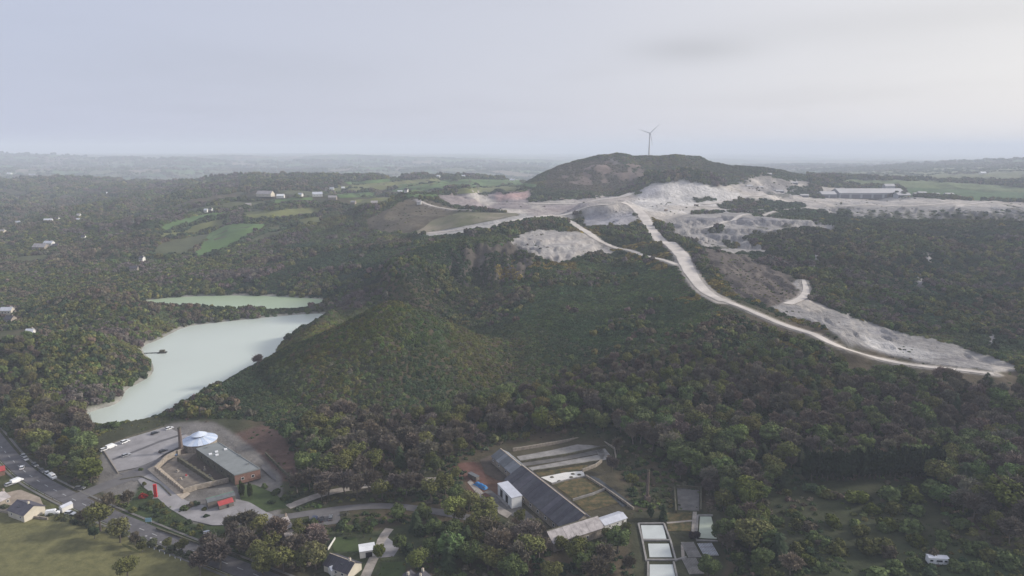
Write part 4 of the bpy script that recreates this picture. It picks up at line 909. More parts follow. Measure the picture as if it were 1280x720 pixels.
for i, (x, y, h, kd) in enumerate([(372,616,11,'bare'),(388,612,12,'bare'),(402,626,11,'bare'),(446,622,12,'bare'),(462,616,11,'bare'),(478,626,12,'olive'),(508,622,12,'bare'),(522,616,11,'bare'),(538,626,12,'olive'),(556,618,11,'olive'),(452,600,11,'bare'),(520,596,10,'bare'),(420,604,10,'bare'),(570,630,9,'leafy'),
        (498,652,8,'leafy'),(520,664,9,'conifer'),(542,672,9,'leafy'),(565,680,10,'leafy'),(590,668,10,'olive'),(610,690,11,'leafy'),(540,700,10,'leafy'),(560,712,10,'conifer'),(588,708,11,'leafy'),(615,664,8,'olive'),(500,690,8,'leafy'),
        (372,668,8,'olive'),(380,680,9,'olive'),(372,700,11,'bare'),(312,700,12,'bare'),(292,676,9,'bare'),(268,700,11,'bare'),(256,708,10,'bare'),(340,690,11,'olive'),(392,660,5,'leafy'),(436,668,4,'leafy'),(455,672,5,'leafy'),
        (905,640,10,'olive'),(918,662,11,'leafy'),(925,610,11,'bare'),(940,600,11,'bare'),(958,612,9,'leafy'),(968,596,10,'olive'),(950,715,9,'leafy'),(920,715,10,'leafy'),(1200,625,12,'bare'),(1215,650,11,'bare'),(1240,668,11,'olive'),(1262,680,11,'bare'),(1210,600,12,'bare'),(1190,598,11,'olive'),(1278,660,13,'bare')]):
    add_tree(x, y, h * random.uniform(.92, 1.1), kd, {'bare': PURPLE * .45 + BROWN * .5, 'olive': OLIVE * .85, 'leafy': GREEN * random.uniform(.7, 1.3), 'conifer': DARK}[kd] * random.uniform(.85, 1.15), 'AUTO', random.uniform(.95, 1.2))
# the tall dark windbreak
for i in range(26):
    f_ = i / 25; add_tree(1008 + 163 * f_, 600 - 4 * f_ + random.uniform(-1.5, 1.5), 15.2 + random.uniform(-1.2, 1.2), 'cypress', DARK * random.uniform(.5, .75), None, 1.35, name='WB')
# shrubs in the nursery ground at the right
for i, (x, y, h, tn) in enumerate([(1070,628,8.2,LIME*.62),(1108,622,8,GREEN*1.15),(1139,624,7.8,LIME*.5),(1165,618,9,GREEN*1.2),(1092,640,5.5,LIME*.45),(1146,642,5.5,GREEN*1.3),(1040,656,6,LIME*.45),(1105,660,6.5,LIME*.4),(1138,665,7.5,GREEN*1.2),
        (1075,668,6,OLIVE*.6),(1020,676,6,GREEN*1.2),(1045,690,7,OLIVE*.6),(1010,706,6,LIME*.4),(1085,690,7,OLIVE*.5),(1110,694,6,BROWN*.6),(1200,660,6,GREEN),(1180,676,5.5,GREEN*1.2),(1215,690,6,GREEN*.9),(1195,712,5,GREEN*1.1),(1255,705,7,GREEN),(1225,716,6,GREEN*1.1),(970,655,5,GREEN*1.1),(1000,650,5,GREEN*.9),
        (995,690,5,OLIVE*.7),(1030,714,4,GREEN),(1140,706,4,GREEN),(960,720,5,OLIVE*.8),
        (245,632,3,DARK*1.2),(238,634,3.2,BROWN),(176,588,2,GREEN*.8),(868,672,4.2,np.array([.03,.022,.024])),(186,638,2.2,GREEN),(196,640,2.6,DARK),(210,648,2.4,GREEN),(225,662,2.4,GREEN),(240,668,2.4,OLIVE),(178,636,2.6,DARK),(166,640,3,OLIVE*.8),
        (425,660,4,DARK),(445,662,3.5,DARK),(460,664,3.5,GREEN*.7),(405,668,3,OLIVE*.7),(528,668,5,DARK),(548,662,5,GREEN*.7),(512,690,5,DARK),(560,690,5,GREEN*.7),(575,668,5,GREEN*.6),(400,700,4,GREEN),
        (72,650,2.4,OLIVE*.8),(95,655,2.4,DARK),(110,655,3,GREEN*.8),(50,640,3.2,DARK),(22,640,2,GREEN*.8),(180,606,2,OLIVE*.5),(345,618,4,GREEN*.7),(355,625,4,GREEN*.8),(330,610,3,GREEN),(340,630,3,DARK)]):
    add_tree(x, y, h * .92, 'shrub', tn, None, 1.0, cat='shrub')
for i in range(46):
    x, y = random.uniform(925, 1275), random.uniform(612, 722)
    if x < 1190 or y > 660: add_tree(x, y, random.uniform(2.6, 6.2), 'shrub', random.choice((GREEN, GREEN * 1.3, OLIVE * .6, LIME * .4, DARK * 1.3, BROWN * .7)) * random.uniform(.8, 1.15), None, random.uniform(.9, 1.3), cat='shrub')
for i in range(22): add_tree(random.uniform(160, 262), random.uniform(628, 668), random.uniform(1.6, 3.0), 'shrub', random.choice((DARK, GREEN * .8, OLIVE * .6)), None, 1.1, cat='shrub')
TREES = [t_ for t_ in TREES if not (t_[9] is None and t_[6] is None and t_[4] == 'shrub' and seg_dist(np.array([t_[0]]), np.array([t_[1]]), [tuple(p) for p in ROADS['main'][::2]])[0] < 6.5)]
# rough hedge line along the meadow and the right bank of the road
for i in range(26):
    f_ = i / 25; x, y = np.interp(f_, [0, .35, .7, 1], [-20, 60, 150, 235]), np.interp(f_, [0, .35, .7, 1], [632, 644, 668, 697]); add_tree(float(x) + random.uniform(-2, 2), float(y), random.uniform(1.8, 3.6), 'shrub', (DARK + BROWN * .4) * .9, 'HG', 1.0, cat='shrub')
# claim the nearest woodland trees as things, the remainder becomes one woodland mass
named = len([t_ for t_ in TREES if t_[8] == 'tree'])
tx, ty = np.array([t_[0] for t_ in TREES]), np.array([t_[1] for t_ in TREES])
dn = np.min(np.hypot(S['X'][:, None] - tx[None], S['Y'][:, None] - ty[None]), 1) if S['n'] else 0
ok = dn > 4.0; S = sub(S, ok); kind, H, tint = kind[ok], H[ok], tint[ok]
size_px = H / S['Y']; vis = (S['px'] > -30) & (S['px'] < 1310) & (S['py'] - size_px * FPX < 720) & (S['hid'] < 6)
rank = np.argsort(-(size_px * vis)); take = rank[:max(0, 296 - named)]
REG = [  # outline of a part of the valley, and how one would find it
 ([(-60,480),(135,480),(135,640),(-60,640)], 'between the main road and lake'),
 ([(330,540),(480,540),(480,600),(330,600)], 'in the wood above the museum'),
 ([(480,500),(620,500),(620,600),(480,600)], 'left of the far end of the long roof'),
 ([(620,430),(740,430),(740,560),(620,560)], 'in the wood behind the derelict settling pits'),
 ([(740,430),(840,430),(840,640),(740,640)], 'in the wood behind the slim works chimney'),
 ([(840,430),(960,430),(960,640),(840,640)], 'in the wood above the old stone yard'),
 ([(960,430),(1080,430),(1080,620),(960,620)], 'in the wood left of the dark windbreak'),
 ([(1080,430),(1180,430),(1180,620),(1080,620)], 'in the wood above the dark windbreak'),
 ([(1180,430),(1340,430),(1340,590),(1180,590)], 'in the wood right of the dark windbreak'),
 ([(1180,590),(1340,590),(1340,740),(1180,740)], 'on the bank right of the white caravan'),
 ([(905,600),(1060,600),(1060,740),(905,740)], 'left of the nursery shrubs'),
 ([(230,640),(400,640),(400,740),(230,740)], 'around the stone cottage and the dashed road'),
 ([(400,640),(520,640),(520,740),(400,740)], 'around the slate bungalow and its drive'),
 ([(330,590),(560,590),(560,665),(330,665)], 'between the stony path and the lane'),
 ([(480,650),(660,650),(660,740),(480,740)], 'in the grove below the works'),
 ([(640,650),(810,650),(810,740),(640,740)], 'left of the white tanks')]
KW = {'bare': 'bare', 'olive': 'leafing', 'leafy': 'full green', 'conifer': 'dark conifer', 'cypress': 'dark cypress'}
def label_for(kd, h, tn, X, Y, z):
    px, py = project(X, Y, z); lum = float(np.mean(tn)); reg = 'on the valley side'
    pos = ''
    for poly, nm in REG:
        if inpoly(np.array([float(px)]), np.array([float(py)]), poly)[0]:
            x0, x1 = min(p[0] for p in poly), max(p[0] for p in poly); y0, y1 = min(p[1] for p in poly), max(p[1] for p in poly); fx_, fy_ = (float(px) - max(x0, 0)) / (min(x1, 1280) - max(x0, 0)), (float(py) - y0) / (min(y1, 720) - y0)
            reg = nm; pos = ', ' + ('back ' if fy_ < .38 else ('front ' if fy_ > .70 else 'middle ')) + ('left' if fx_ < .34 else ('right' if fx_ > .67 else 'centre')); break
    sz = 'tall' if h > 11.5 else ('middling' if h > 9.3 else 'small')
    tone = {'bare': ('dark brown', 'pale brown'), 'olive': ('dull olive', 'bright olive'), 'leafy': ('deep', 'light'), 'conifer': ('blackish', 'dusky'), 'cypress': ('blackish', 'dusky')}[kd][int(lum > {'bare': .068, 'olive': .075, 'leafy': .055}.get(kd, .03))]
    return f"{sz} {tone} {KW[kd]} tree {reg}{pos}", f"{KW[kd]} trees {reg}"
def plant(X, Y, z, h, kd, tn, label, w=1.0, group=None, cat='tree', idx=0):
    crown, trunk = PROTO[kd][idx % len(PROTO[kd])]
    nm = {'bare': 'bare_tree', 'olive': 'leafing_tree', 'leafy': 'broadleaf_tree', 'conifer': 'conifer_tree', 'cypress': 'cypress_tree', 'shrub': 'shrub'}[kd]
    rz = random.uniform(0, 6.28); hw = h * w
    if trunk is None:
        o = bpy.data.objects.new(nm, crown); link(o); o.location = (X, Y, z); o.scale = (h * .70 * w, h * .70 * w, h * .60); o.rotation_euler.z = rz; o['tint'] = [float(c) for c in tn]; tag(o, label, cat, group); return o
    r = empty(nm, (X, Y, z), rz, label, cat, group); r.scale = (hw, hw, h)
    t_ = link(bpy.data.objects.new('trunk', trunk), r); c_ = link(bpy.data.objects.new('crown', crown), r); c_['tint'] = [float(c) for c in tn]
    return r
SHN = 0; WBN = 0; HGN = 0
for i, (X, Y, z, h, kd, tn, lb, w, cat, nm) in enumerate(TREES):
    grp = None
    if nm == 'WB': lb = 'blackish cypress ' + ('at the very left end', 'in the left third', 'in the middle third', 'in the right third', 'at the very right end')[0 if WBN == 0 else (4 if WBN == 25 else 1 + (WBN - 1) // 8)] + ' of the tall windbreak above the nursery'; WBN += 1; grp = 'cypresses of the tall dark windbreak'
    elif lb == 'HG': lb = ('low hedge bush behind the slate-roofed house, at the top of the meadow', 'low hedge bush of the meadow edge near the road junction', 'low hedge bush between meadow and white bollards')[min(2, HGN // 9)]; HGN += 1; grp = 'bushes of the meadow hedge'
    elif lb == 'AUTO': lb, grp = label_for(kd, h, tn, X, Y, z)
    elif kd == 'shrub':
        px, py = project(X, Y, z); tone = 'bright green' if tn[1] > .085 else ('mid green' if tn[1] > .055 else 'dark')
        big_ = 'large' if h > 6.5 else ('medium' if h > 4 else 'small')
        row_ = ('nearest the windbreak', 'in the second row', 'in the third row', 'level with the caravan', 'below the caravan')[int(np.clip((py - 608) / 24, 0, 4))]; col_ = ('left edge of the nursery', 'left part of the nursery', 'centre of the nursery', 'right part of the nursery', 'right edge of the nursery')[int(np.clip((px - 925) / 70, 0, 4))]; where = f'{row_}, {col_}' if px > 950 else ('beside the sand drags' if px > 800 else ('in the dark garden by the drive' if px > 395 else ('on the museum lawn edge' if px > 320 else ('on the bank by the museum forecourt' if px > 160 else 'by the roadside cottages'))))
        lb = f'{big_} {tone} round shrub {where}'; grp = f'shrubs {where}'
    plant(X, Y, z - .15, h, kd, tn, lb, w, grp, cat, i)
rest = np.ones(S['n'], bool)
for q in take:
    rest[q] = False; kd = KN[kind[q]]; lb, grp = label_for(kd, H[q], tint[q], S['X'][q], S['Y'][q], S['z'][q])
    plant(S['X'][q], S['Y'][q], S['z'][q] - .2, H[q], kd, tint[q], lb, random.uniform(1.0, 1.35), grp, 'tree', int(q))
def joined(pair):
    me = bpy.data.meshes.new('tree_kind'); bm = bmesh.new(); bm.from_mesh(pair[0])
    n0 = len(bm.faces); bm.from_mesh(pair[1]); bm.faces.ensure_lookup_table()
    for f_ in bm.faces[n0:]: f_.material_index = 1
    bm.to_mesh(me); bm.free(); me.materials.append(M['leaf']); me.materials.append(pair[1].materials[0]); return me
R_ = sub(S, rest); kr, Hr, tr = kind[rest], H[rest], tint[rest]
for ki, (nm, lb) in enumerate((('bare_woodland', 'bare trees of the wood farther up the valley side'), ('leafing_woodland', 'olive leafing trees farther up the valley side'), ('broadleaf_woodland', 'green trees of the wood farther up'), ('conifer_woodland', 'scattered dark conifers in the wood'))):
    m_ = kr == ki
    if m_.sum() == 0: continue
    P = np.stack([R_['X'][m_], R_['Y'][m_], R_['z'][m_] - .2], 1)
    stuff(nm, P, Hr[m_] * .98, RNG.uniform(0, 6.28, m_.sum()), tr[m_], [joined(p) for p in PROTO[KN[ki]]], lb)
# undergrowth beneath the wood
U = scatter(150, 470, lambda Y: 3.6, 43); m_ = ((gsample(TALL, U['X'], U['Y'])) | ((U['cov'] == 0) & (U['Y'] < 345))) & (U['hid'] < 6) & (U['cov'] != 1) & (U['Y'] < 470); U = sub(U, m_)
stuff('undergrowth', np.stack([U['X'], U['Y'], U['z']], 1), U['rng'].uniform(1.2, 2.4, U['n']), U['rng'].uniform(0, 6.28, U['n']), mixtint(U, [(DARK, 3), (GREEN * .8, 3), (BROWN * .8, 3), (OLIVE * .6, 1)], 25), SCRUB, 'brambles and undergrowth under the wood', .8)
# 2. hillside scrub ------------------------------------------------------
rs_ = lambda Y: 2.35 if Y < 560 else 2.35 + (Y - 560) * .0045
S2 = scatter(330, 2750, rs_, 47); _open = (fbm(S2['X'] / 210, S2['Y'] / 170, 455, 3) > .24) & (S2['Y'] > 1250) & (S2['px'] < 640)      # small pastures between the woods on the far slopes
S2 = sub(S2, ~_open & (S2['cov'] == 0) & (S2['hid'] < 9 + S2['Y'] * .004) & ~(gsample(TALL, S2['X'], S2['Y'])))
tall_ = fbm(S2['X'] / 45, S2['Y'] / 45, 411, 3) + .25 * smooth(S2['Y'], 800, 1500) + .45 * ((S2['px'] < 330) & (S2['py'] > 230)) + .25 * (S2['px'] > 1000)
istree = (tall_ + S2['rng'].normal(0, .18, S2['n'])) > .34
onhill = (S2['Y'] > 1300) & (S2['px'] > 630) & (S2['px'] < 1010); istree &= ~onhill; istree &= ~((S2['px'] > 960) & (S2['Y'] > 850) & (S2['Y'] < 1300))
ontip = np.hypot(S2['X'] - cxy[0], S2['Y'] - 452) < 112; istree &= ~ontip
size_ = S2['s'] * S2['rng'].uniform(.55, 1.05, S2['n']) * np.where(onhill, .7, 1.0) * np.where(istree & (S2['Y'] < 900), 1.35, 1.0)
w1 = [(DARK * 1.1, 3), (GREEN * .75, 5), (DARK + BROWN * .2, 2.5), (GREEN * .9, 2), (BROWN * .75, 1.2), (OLIVE * .66, 2.4)]
T2 = mixtint(S2, w1, 55, .2) * (1 + .3 * fbm(S2['X'] / 16, S2['Y'] / 16, 917, 2))[:, None] * (1 + .35 * fbm(S2['X'] / 170, S2['Y'] / 170, 915, 3))[:, None]
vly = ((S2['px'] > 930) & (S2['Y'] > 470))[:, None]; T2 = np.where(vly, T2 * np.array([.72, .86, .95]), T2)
for poly, ya, yb, mu in (([(280,305),(560,305),(600,345),(480,352),(410,372),(280,372)], 560, 1000, (.62,.74,.82)), ([(410,372),(480,345),(600,330),(640,350),(560,385),(440,392)], 500, 800, (.85,.80,.78)),  # first outline darkens and blues the foliage, painting in the hill's shade
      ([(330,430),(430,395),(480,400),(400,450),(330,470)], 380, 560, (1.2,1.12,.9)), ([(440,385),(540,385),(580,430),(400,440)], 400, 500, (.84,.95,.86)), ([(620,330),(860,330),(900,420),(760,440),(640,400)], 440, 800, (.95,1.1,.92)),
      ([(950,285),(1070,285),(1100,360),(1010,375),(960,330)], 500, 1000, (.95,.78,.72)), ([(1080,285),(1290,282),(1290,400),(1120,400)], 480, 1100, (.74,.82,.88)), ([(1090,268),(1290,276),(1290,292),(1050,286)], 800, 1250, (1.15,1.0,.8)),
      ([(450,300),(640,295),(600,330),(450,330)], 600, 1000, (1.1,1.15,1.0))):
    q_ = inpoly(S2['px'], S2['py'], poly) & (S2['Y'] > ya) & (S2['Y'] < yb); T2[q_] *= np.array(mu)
q_ = onhill & inpoly(S2['px'], S2['py'], [(690,206),(770,198),(800,225),(760,240),(680,235)]); T2[q_] = T2[q_] * .5 + np.array([.055, .038, .032])
T2 = np.clip(T2, .012, .3)
# gorse in flower near the quarry roads
gd = np.full(S2['n'], 1e9)
for k_ in ('haul_a', 'haul_b', 'haul_c'): gd = np.minimum(gd, seg_dist(S2['X'], S2['Y'], [tuple(p) for p in ROADS[k_][::4]]))
gf = fbm(S2['X'] / 24, S2['Y'] / 24, 421, 3)
gorse = ((gd < 26) & (gf > .12) & (S2['Y'] > 395)) | ((S2['px'] > 900) & (gf > .58) & (S2['Y'] > 430)) | ((S2['px'] > 620) & (S2['px'] < 720) & (S2['py'] > 325) & (S2['py'] < 350) & (gf > 0))
T2[gorse] = (GORSE * .30 + OLIVE * .45) * np.exp(S2['rng'].normal(0, .35, (int(gorse.sum()), 1)))
m_ = ~istree
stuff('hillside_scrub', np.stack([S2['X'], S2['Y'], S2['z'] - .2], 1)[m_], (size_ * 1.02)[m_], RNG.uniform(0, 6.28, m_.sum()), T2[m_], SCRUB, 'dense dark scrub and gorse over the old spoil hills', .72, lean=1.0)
m_ = istree; zz = np.where(S2['Y'] > 700, 1.15, 1.0)[m_]
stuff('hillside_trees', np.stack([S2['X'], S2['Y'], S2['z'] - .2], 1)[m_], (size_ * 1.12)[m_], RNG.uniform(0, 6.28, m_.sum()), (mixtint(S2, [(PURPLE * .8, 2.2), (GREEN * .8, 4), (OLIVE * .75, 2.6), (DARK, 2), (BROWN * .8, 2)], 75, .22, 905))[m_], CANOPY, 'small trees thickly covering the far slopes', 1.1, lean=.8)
# sparse low bushes on rock, spoil and rough gardens
S3 = scatter(150, 1800, lambda Y: 2.6 + Y * .006, 53); S3 = sub(S3, (S3['cov'] == 3) & (S3['hid'] < 6) & (fbm(S3['X'] / 13, S3['Y'] / 13, 431, 3) > -.06))
stuff('low_bushes', np.stack([S3['X'], S3['Y'], S3['z'] - .15], 1), S3['rng'].uniform(.4, 1.0, S3['n']) * (.7 + S3['Y'] * .0016) * np.where((S3['px'] > 915) & (S3['Y'] < 340), 2.1, 1.0), S3['rng'].uniform(0, 6.28, S3['n']), mixtint(S3, [(BROWN * .8, 3), (DARK, 2), (GREEN * .8, 3), (OLIVE * .7, 1)], 30), SCRUB, 'sparse low bushes on spoil and rough ground', .8)
# 3. distant woods and hedge trees ---------------------------------------
S4 = scatter(2700, 7500, lambda Y: 12 + (Y - 2700) * .005, 59, .90)
fxs = (S4['X'] * math.cos(ang) + S4['Y'] * math.sin(ang)) / 260 + 0.6 * fbm(S4['X'] / 700, S4['Y'] / 700, 5, 2); fys = (-S4['X'] * math.sin(ang) + S4['Y'] * math.cos(ang)) / 420 + 0.6 * fbm(S4['X'] / 800, S4['Y'] / 800, 6, 2)
es = np.minimum(np.abs(fxs - np.round(fxs)), np.abs(fys - np.round(fys))); wd = fbm(S4['X'] / 380, S4['Y'] / 380, 441, 3)
hs_ = hash2(np.floor(fxs), np.floor(fys), 55)
S4 = sub(S4, (S4['hid'] < 20) & ((es < .03) | (wd > .33) | (hs_ > .93)))
stuff('distant_woods', np.stack([S4['X'], S4['Y'], S4['z'] - 1], 1), S4['s'] * S4['rng'].uniform(.5, .8, S4['n']), S4['rng'].uniform(0, 6.28, S4['n']), mixtint(S4, [(DARK, 3), (GREEN * .8, 3), (BROWN * .8, 3)], 300), CANOPY, 'hedgerow trees and copses of the distant farmland', .9)
# hedgerows round the hill fields
hl = [[(199,291),(245,280),(283,270),(300,262)],[(203,302),(250,292),(262,289)],[(188,320),(230,323),(262,320),(300,308),(335,290),(372,283)],[(262,290),(286,278),(334,277),(374,282)],[(305,275),(352,276),(402,268),(418,260)],
      [(232,268),(290,262),(336,256)],[(408,242),(485,238),(548,229)],[(478,243),(560,235),(648,231)],[(440,228),(500,224),(560,222),(650,223)],[(565,239),(620,238),(655,238)],[(313,297),(300,307),(262,320)],[(285,264),(286,280)]]
Pn, Sn = [], []
for L in hl:
    Pw = [hit_grid(x, y, Z, 820) for x, y in L]; Pw = resample(Pw, 6.5)
    for p in Pw:
        Pn.append((p[0] + random.uniform(-2, 2), p[1] + random.uniform(-2, 2), float(gz(p[0], p[1])))); Sn.append(random.uniform(2.8, 6.0) if random.random() < .8 else 7.5)
Pn, Sn = np.array(Pn), np.array(Sn)
stuff('hedgerow', Pn, Sn, RNG.uniform(0, 6.28, len(Pn)), np.tile(DARK * 1.2, (len(Pn), 1)) * np.exp(RNG.normal(0, .3, (len(Pn), 1))), CANOPY, 'bushy hedgerows between the hill fields', .75)

# ------------------------------------------------------------------ buildings and small things
M['rough'] = mat('rough_damp_grass', (0.060, 0.064, 0.026), 0.95, 0.35, 0.4, 0.1, 1.5, color2=(0.105, 0.075, 0.035))
M.update({
 'slate': mat('slate_roof', (0.060, 0.058, 0.072), 0.6, 0.5, 0.25, 0.03, 3, stripes=('X', 0.35, .25)),
 'slate2': mat('slate_roof_worn', (0.085, 0.080, 0.096), 0.65, 0.5, 0.28, 0.03, 3),
 'slate3': mat('slate_roof_dull', (0.070, 0.069, 0.080), 0.6, 0.4, 0.3, 0.03, 3),
 'felt': mat('grey_felt_roof', (0.20, 0.215, 0.215), 0.8, 0.18, 0.16, 0.02, 2), 'fibre': mat('fibre_cement_roof', (0.145, 0.155, 0.165), 0.8, 0.3, 0.25, 0.03, 2, stripes=('X', 1.2, .3)),
 'stone': mat('granite_wall', (0.27, 0.235, 0.195), 0.9, 0.9, 0.35, 0.08, 2.5), 'stone_dark': mat('mossy_wall', (0.10, 0.095, 0.065), 0.95, 0.7, 0.4, 0.08, 2.5),
 'stone_pale': mat('pale_stone', (0.40, 0.34, 0.27), 0.9, 0.8, 0.3, 0.05, 3), 'stone_roof': mat('pale_stone_slate_roof', (0.34, 0.315, 0.315), 0.8, 0.45, 0.35, 0.05, 2),
 'brick': mat('brick_wall', (0.20, 0.115, 0.09), 0.9, 0.8, 0.3, 0.03, 4), 'render': mat('white_render', (0.62, 0.61, 0.58), 0.85, 0.3, 0.12), 'cream': mat('cream_render', (0.50, 0.46, 0.38), 0.85, 0.3, 0.14),
 'white': mat('white_sheet_metal', (0.70, 0.71, 0.72), 0.45, 0.4, 0.1), 'white_roof': mat('pale_metal_roof', (0.52, 0.54, 0.60), 0.5, 0.3, 0.14, stripes=('X', 1.5, .15)),
 'domeA': mat('pale_blue_roof_sheet', (0.44, 0.52, 0.66), 0.45, 0.5, 0.12), 'domeB': mat('white_blue_roof_sheet', (0.56, 0.62, 0.72), 0.45, 0.5, 0.12),
 'glass': mat('dark_glass', (0.02, 0.024, 0.03), 0.08, spec=0.6), 'dark': mat('dark_opening', (0.018, 0.017, 0.018), 0.9), 'timber': mat('grey_timber', (0.17, 0.15, 0.13), 0.85, 1.2, 0.25, stripes=('X', 3, .35)),
 'rubber': mat('tyre_rubber', (0.02, 0.02, 0.02), 0.8), 'steel': mat('galvanised_steel', (0.42, 0.43, 0.45), 0.4, metallic=0.6), 'red': mat('red_paint', (0.50, 0.028, 0.03), 0.5, 0.8, 0.15), 'redroof': mat('red_roof_sheet', (0.36, 0.06, 0.06), 0.6, 0.6, 0.2),
 'green': mat('green_roof_edge', (0.11, 0.22, 0.16), 0.7, 0.6, 0.2), 'blue': mat('blue_tarpaulin', (0.03, 0.18, 0.42), 0.5, 0.8, 0.15, 0.06, 2), 'sign': mat('pale_blue_sign', (0.30, 0.50, 0.58), 0.5),
 'earth': mat('dark_earth', (0.075, 0.06, 0.048), 0.95, 0.25, 0.35, 0.05, 1.5), 'redearth': mat('red_brown_earth', (0.11, 0.055, 0.042), 0.95, 0.2, 0.35, 0.08, 1.0), 'concrete': mat('old_concrete', (0.24, 0.23, 0.22), 0.9, 0.25, 0.3, 0.02, 2), 'concrete_dark': mat('stained_concrete', (0.12, 0.115, 0.11), 0.9, 0.25, 0.35, 0.02, 2),
 'claybed': mat('white_clay_bed', (0.62, 0.61, 0.58), 0.8, 0.12, 0.12, 0.03, 1), 'tankwater': mat('white_tank_water', (0.48, 0.51, 0.50), 0.12, 0.2, 0.06), 'pondwater': mat('pale_green_pond', (0.33, 0.37, 0.30), 0.15, 0.2, 0.12), 'darkwater': mat('dark_reservoir_water', (0.025, 0.03, 0.035), 0.1),
 'turbine': mat('turbine_white', (0.62, 0.63, 0.65), 0.45), 'shed_wall': mat('grey_cladding', (0.30, 0.31, 0.33), 0.6, 0.05, 0.12, stripes=('X', .3, .12)), 'shed_roof': mat('pale_shed_roof', (0.44, 0.43, 0.43), 0.6, 0.03, 0.15),
 'gold': mat('tan_gravel_court', (0.30, 0.25, 0.20), 0.95, 0.3, 0.25), 'orange': mat('orange_plastic', (0.6, 0.15, 0.04), 0.6)})
M['court'] = mat('worn_yard_floor', (0.15, 0.13, 0.11), 0.95, 0.35, 0.4, 0.05, 1.5)
M['fibre2'] = mat('fibre_cement_roof_pale', (0.19, 0.20, 0.215), 0.8, 0.3, 0.25, 0.03, 2)
M['stackstone'] = mat('sooty_stone', (0.13, 0.10, 0.085), 0.9, 0.9, 0.35, 0.08, 2.5); M['bay'] = mat('shaded_bay_panel', (0.13, 0.13, 0.145), 0.8)
class MB:
    def __init__(s): s.V, s.F = [], []
    def add(s, V, Fc):
        o = len(s.V); s.V += [tuple(map(float, v)) for v in V]; s.F += [tuple(i + o for i in f) for f in Fc]; return s
    def box(s, x0, x1, y0, y1, z0, z1, rz=0.0, c=(0, 0)):
        P = []
        for z in (z0, z1):
            for x, y in ((x0, y0), (x1, y0), (x1, y1), (x0, y1)):
                P.append((c[0] + x * math.cos(rz) - y * math.sin(rz), c[1] + x * math.sin(rz) + y * math.cos(rz), z))
        return s.add(P, [(3, 2, 1, 0), (4, 5, 6, 7), (0, 1, 5, 4), (1, 2, 6, 5), (2, 3, 7, 6), (3, 0, 4, 7)])
    def prism(s, poly, z0, z1):
        n_ = len(poly); a = sum(poly[i][0] * poly[(i + 1) % n_][1] - poly[(i + 1) % n_][0] * poly[i][1] for i in range(n_))
        if a < 0: poly = poly[::-1]
        V = [(x, y, z0) for x, y in poly] + [(x, y, z1) for x, y in poly]
        return s.add(V, [tuple(range(n_))[::-1], tuple(range(n_, 2 * n_))] + [(i, (i + 1) % n_, n_ + (i + 1) % n_, n_ + i) for i in range(n_)])
    def cyl(s, c, r0, r1, z0, z1, k=16, cap=True):
        V = [(c[0] + r * math.cos(2 * math.pi * i / k), c[1] + r * math.sin(2 * math.pi * i / k), z) for z, r in ((z0, r0), (z1, r1)) for i in range(k)]
        Fc = [(i, (i + 1) % k, k + (i + 1) % k, k + i) for i in range(k)]
        if cap: Fc += [tuple(range(k))[::-1], tuple(range(k, 2 * k))]
        return s.add(V, Fc)
    def tube(s, a, b, ra, rb=None, k=6):
        V, Fc = [], []; tube(V, Fc, a, b, ra, ra if rb is None else rb, k); Fc += [tuple(range(k))[::-1], tuple(range(k, 2 * k))]; return s.add(V, Fc)
    def build(s, name, m, parent=None, smooth_=False): return mesh_from(name, s.V, s.F, m, parent, smooth_)
def w2(px, py, z=0.0): return ppz(px, py, z)[:2]

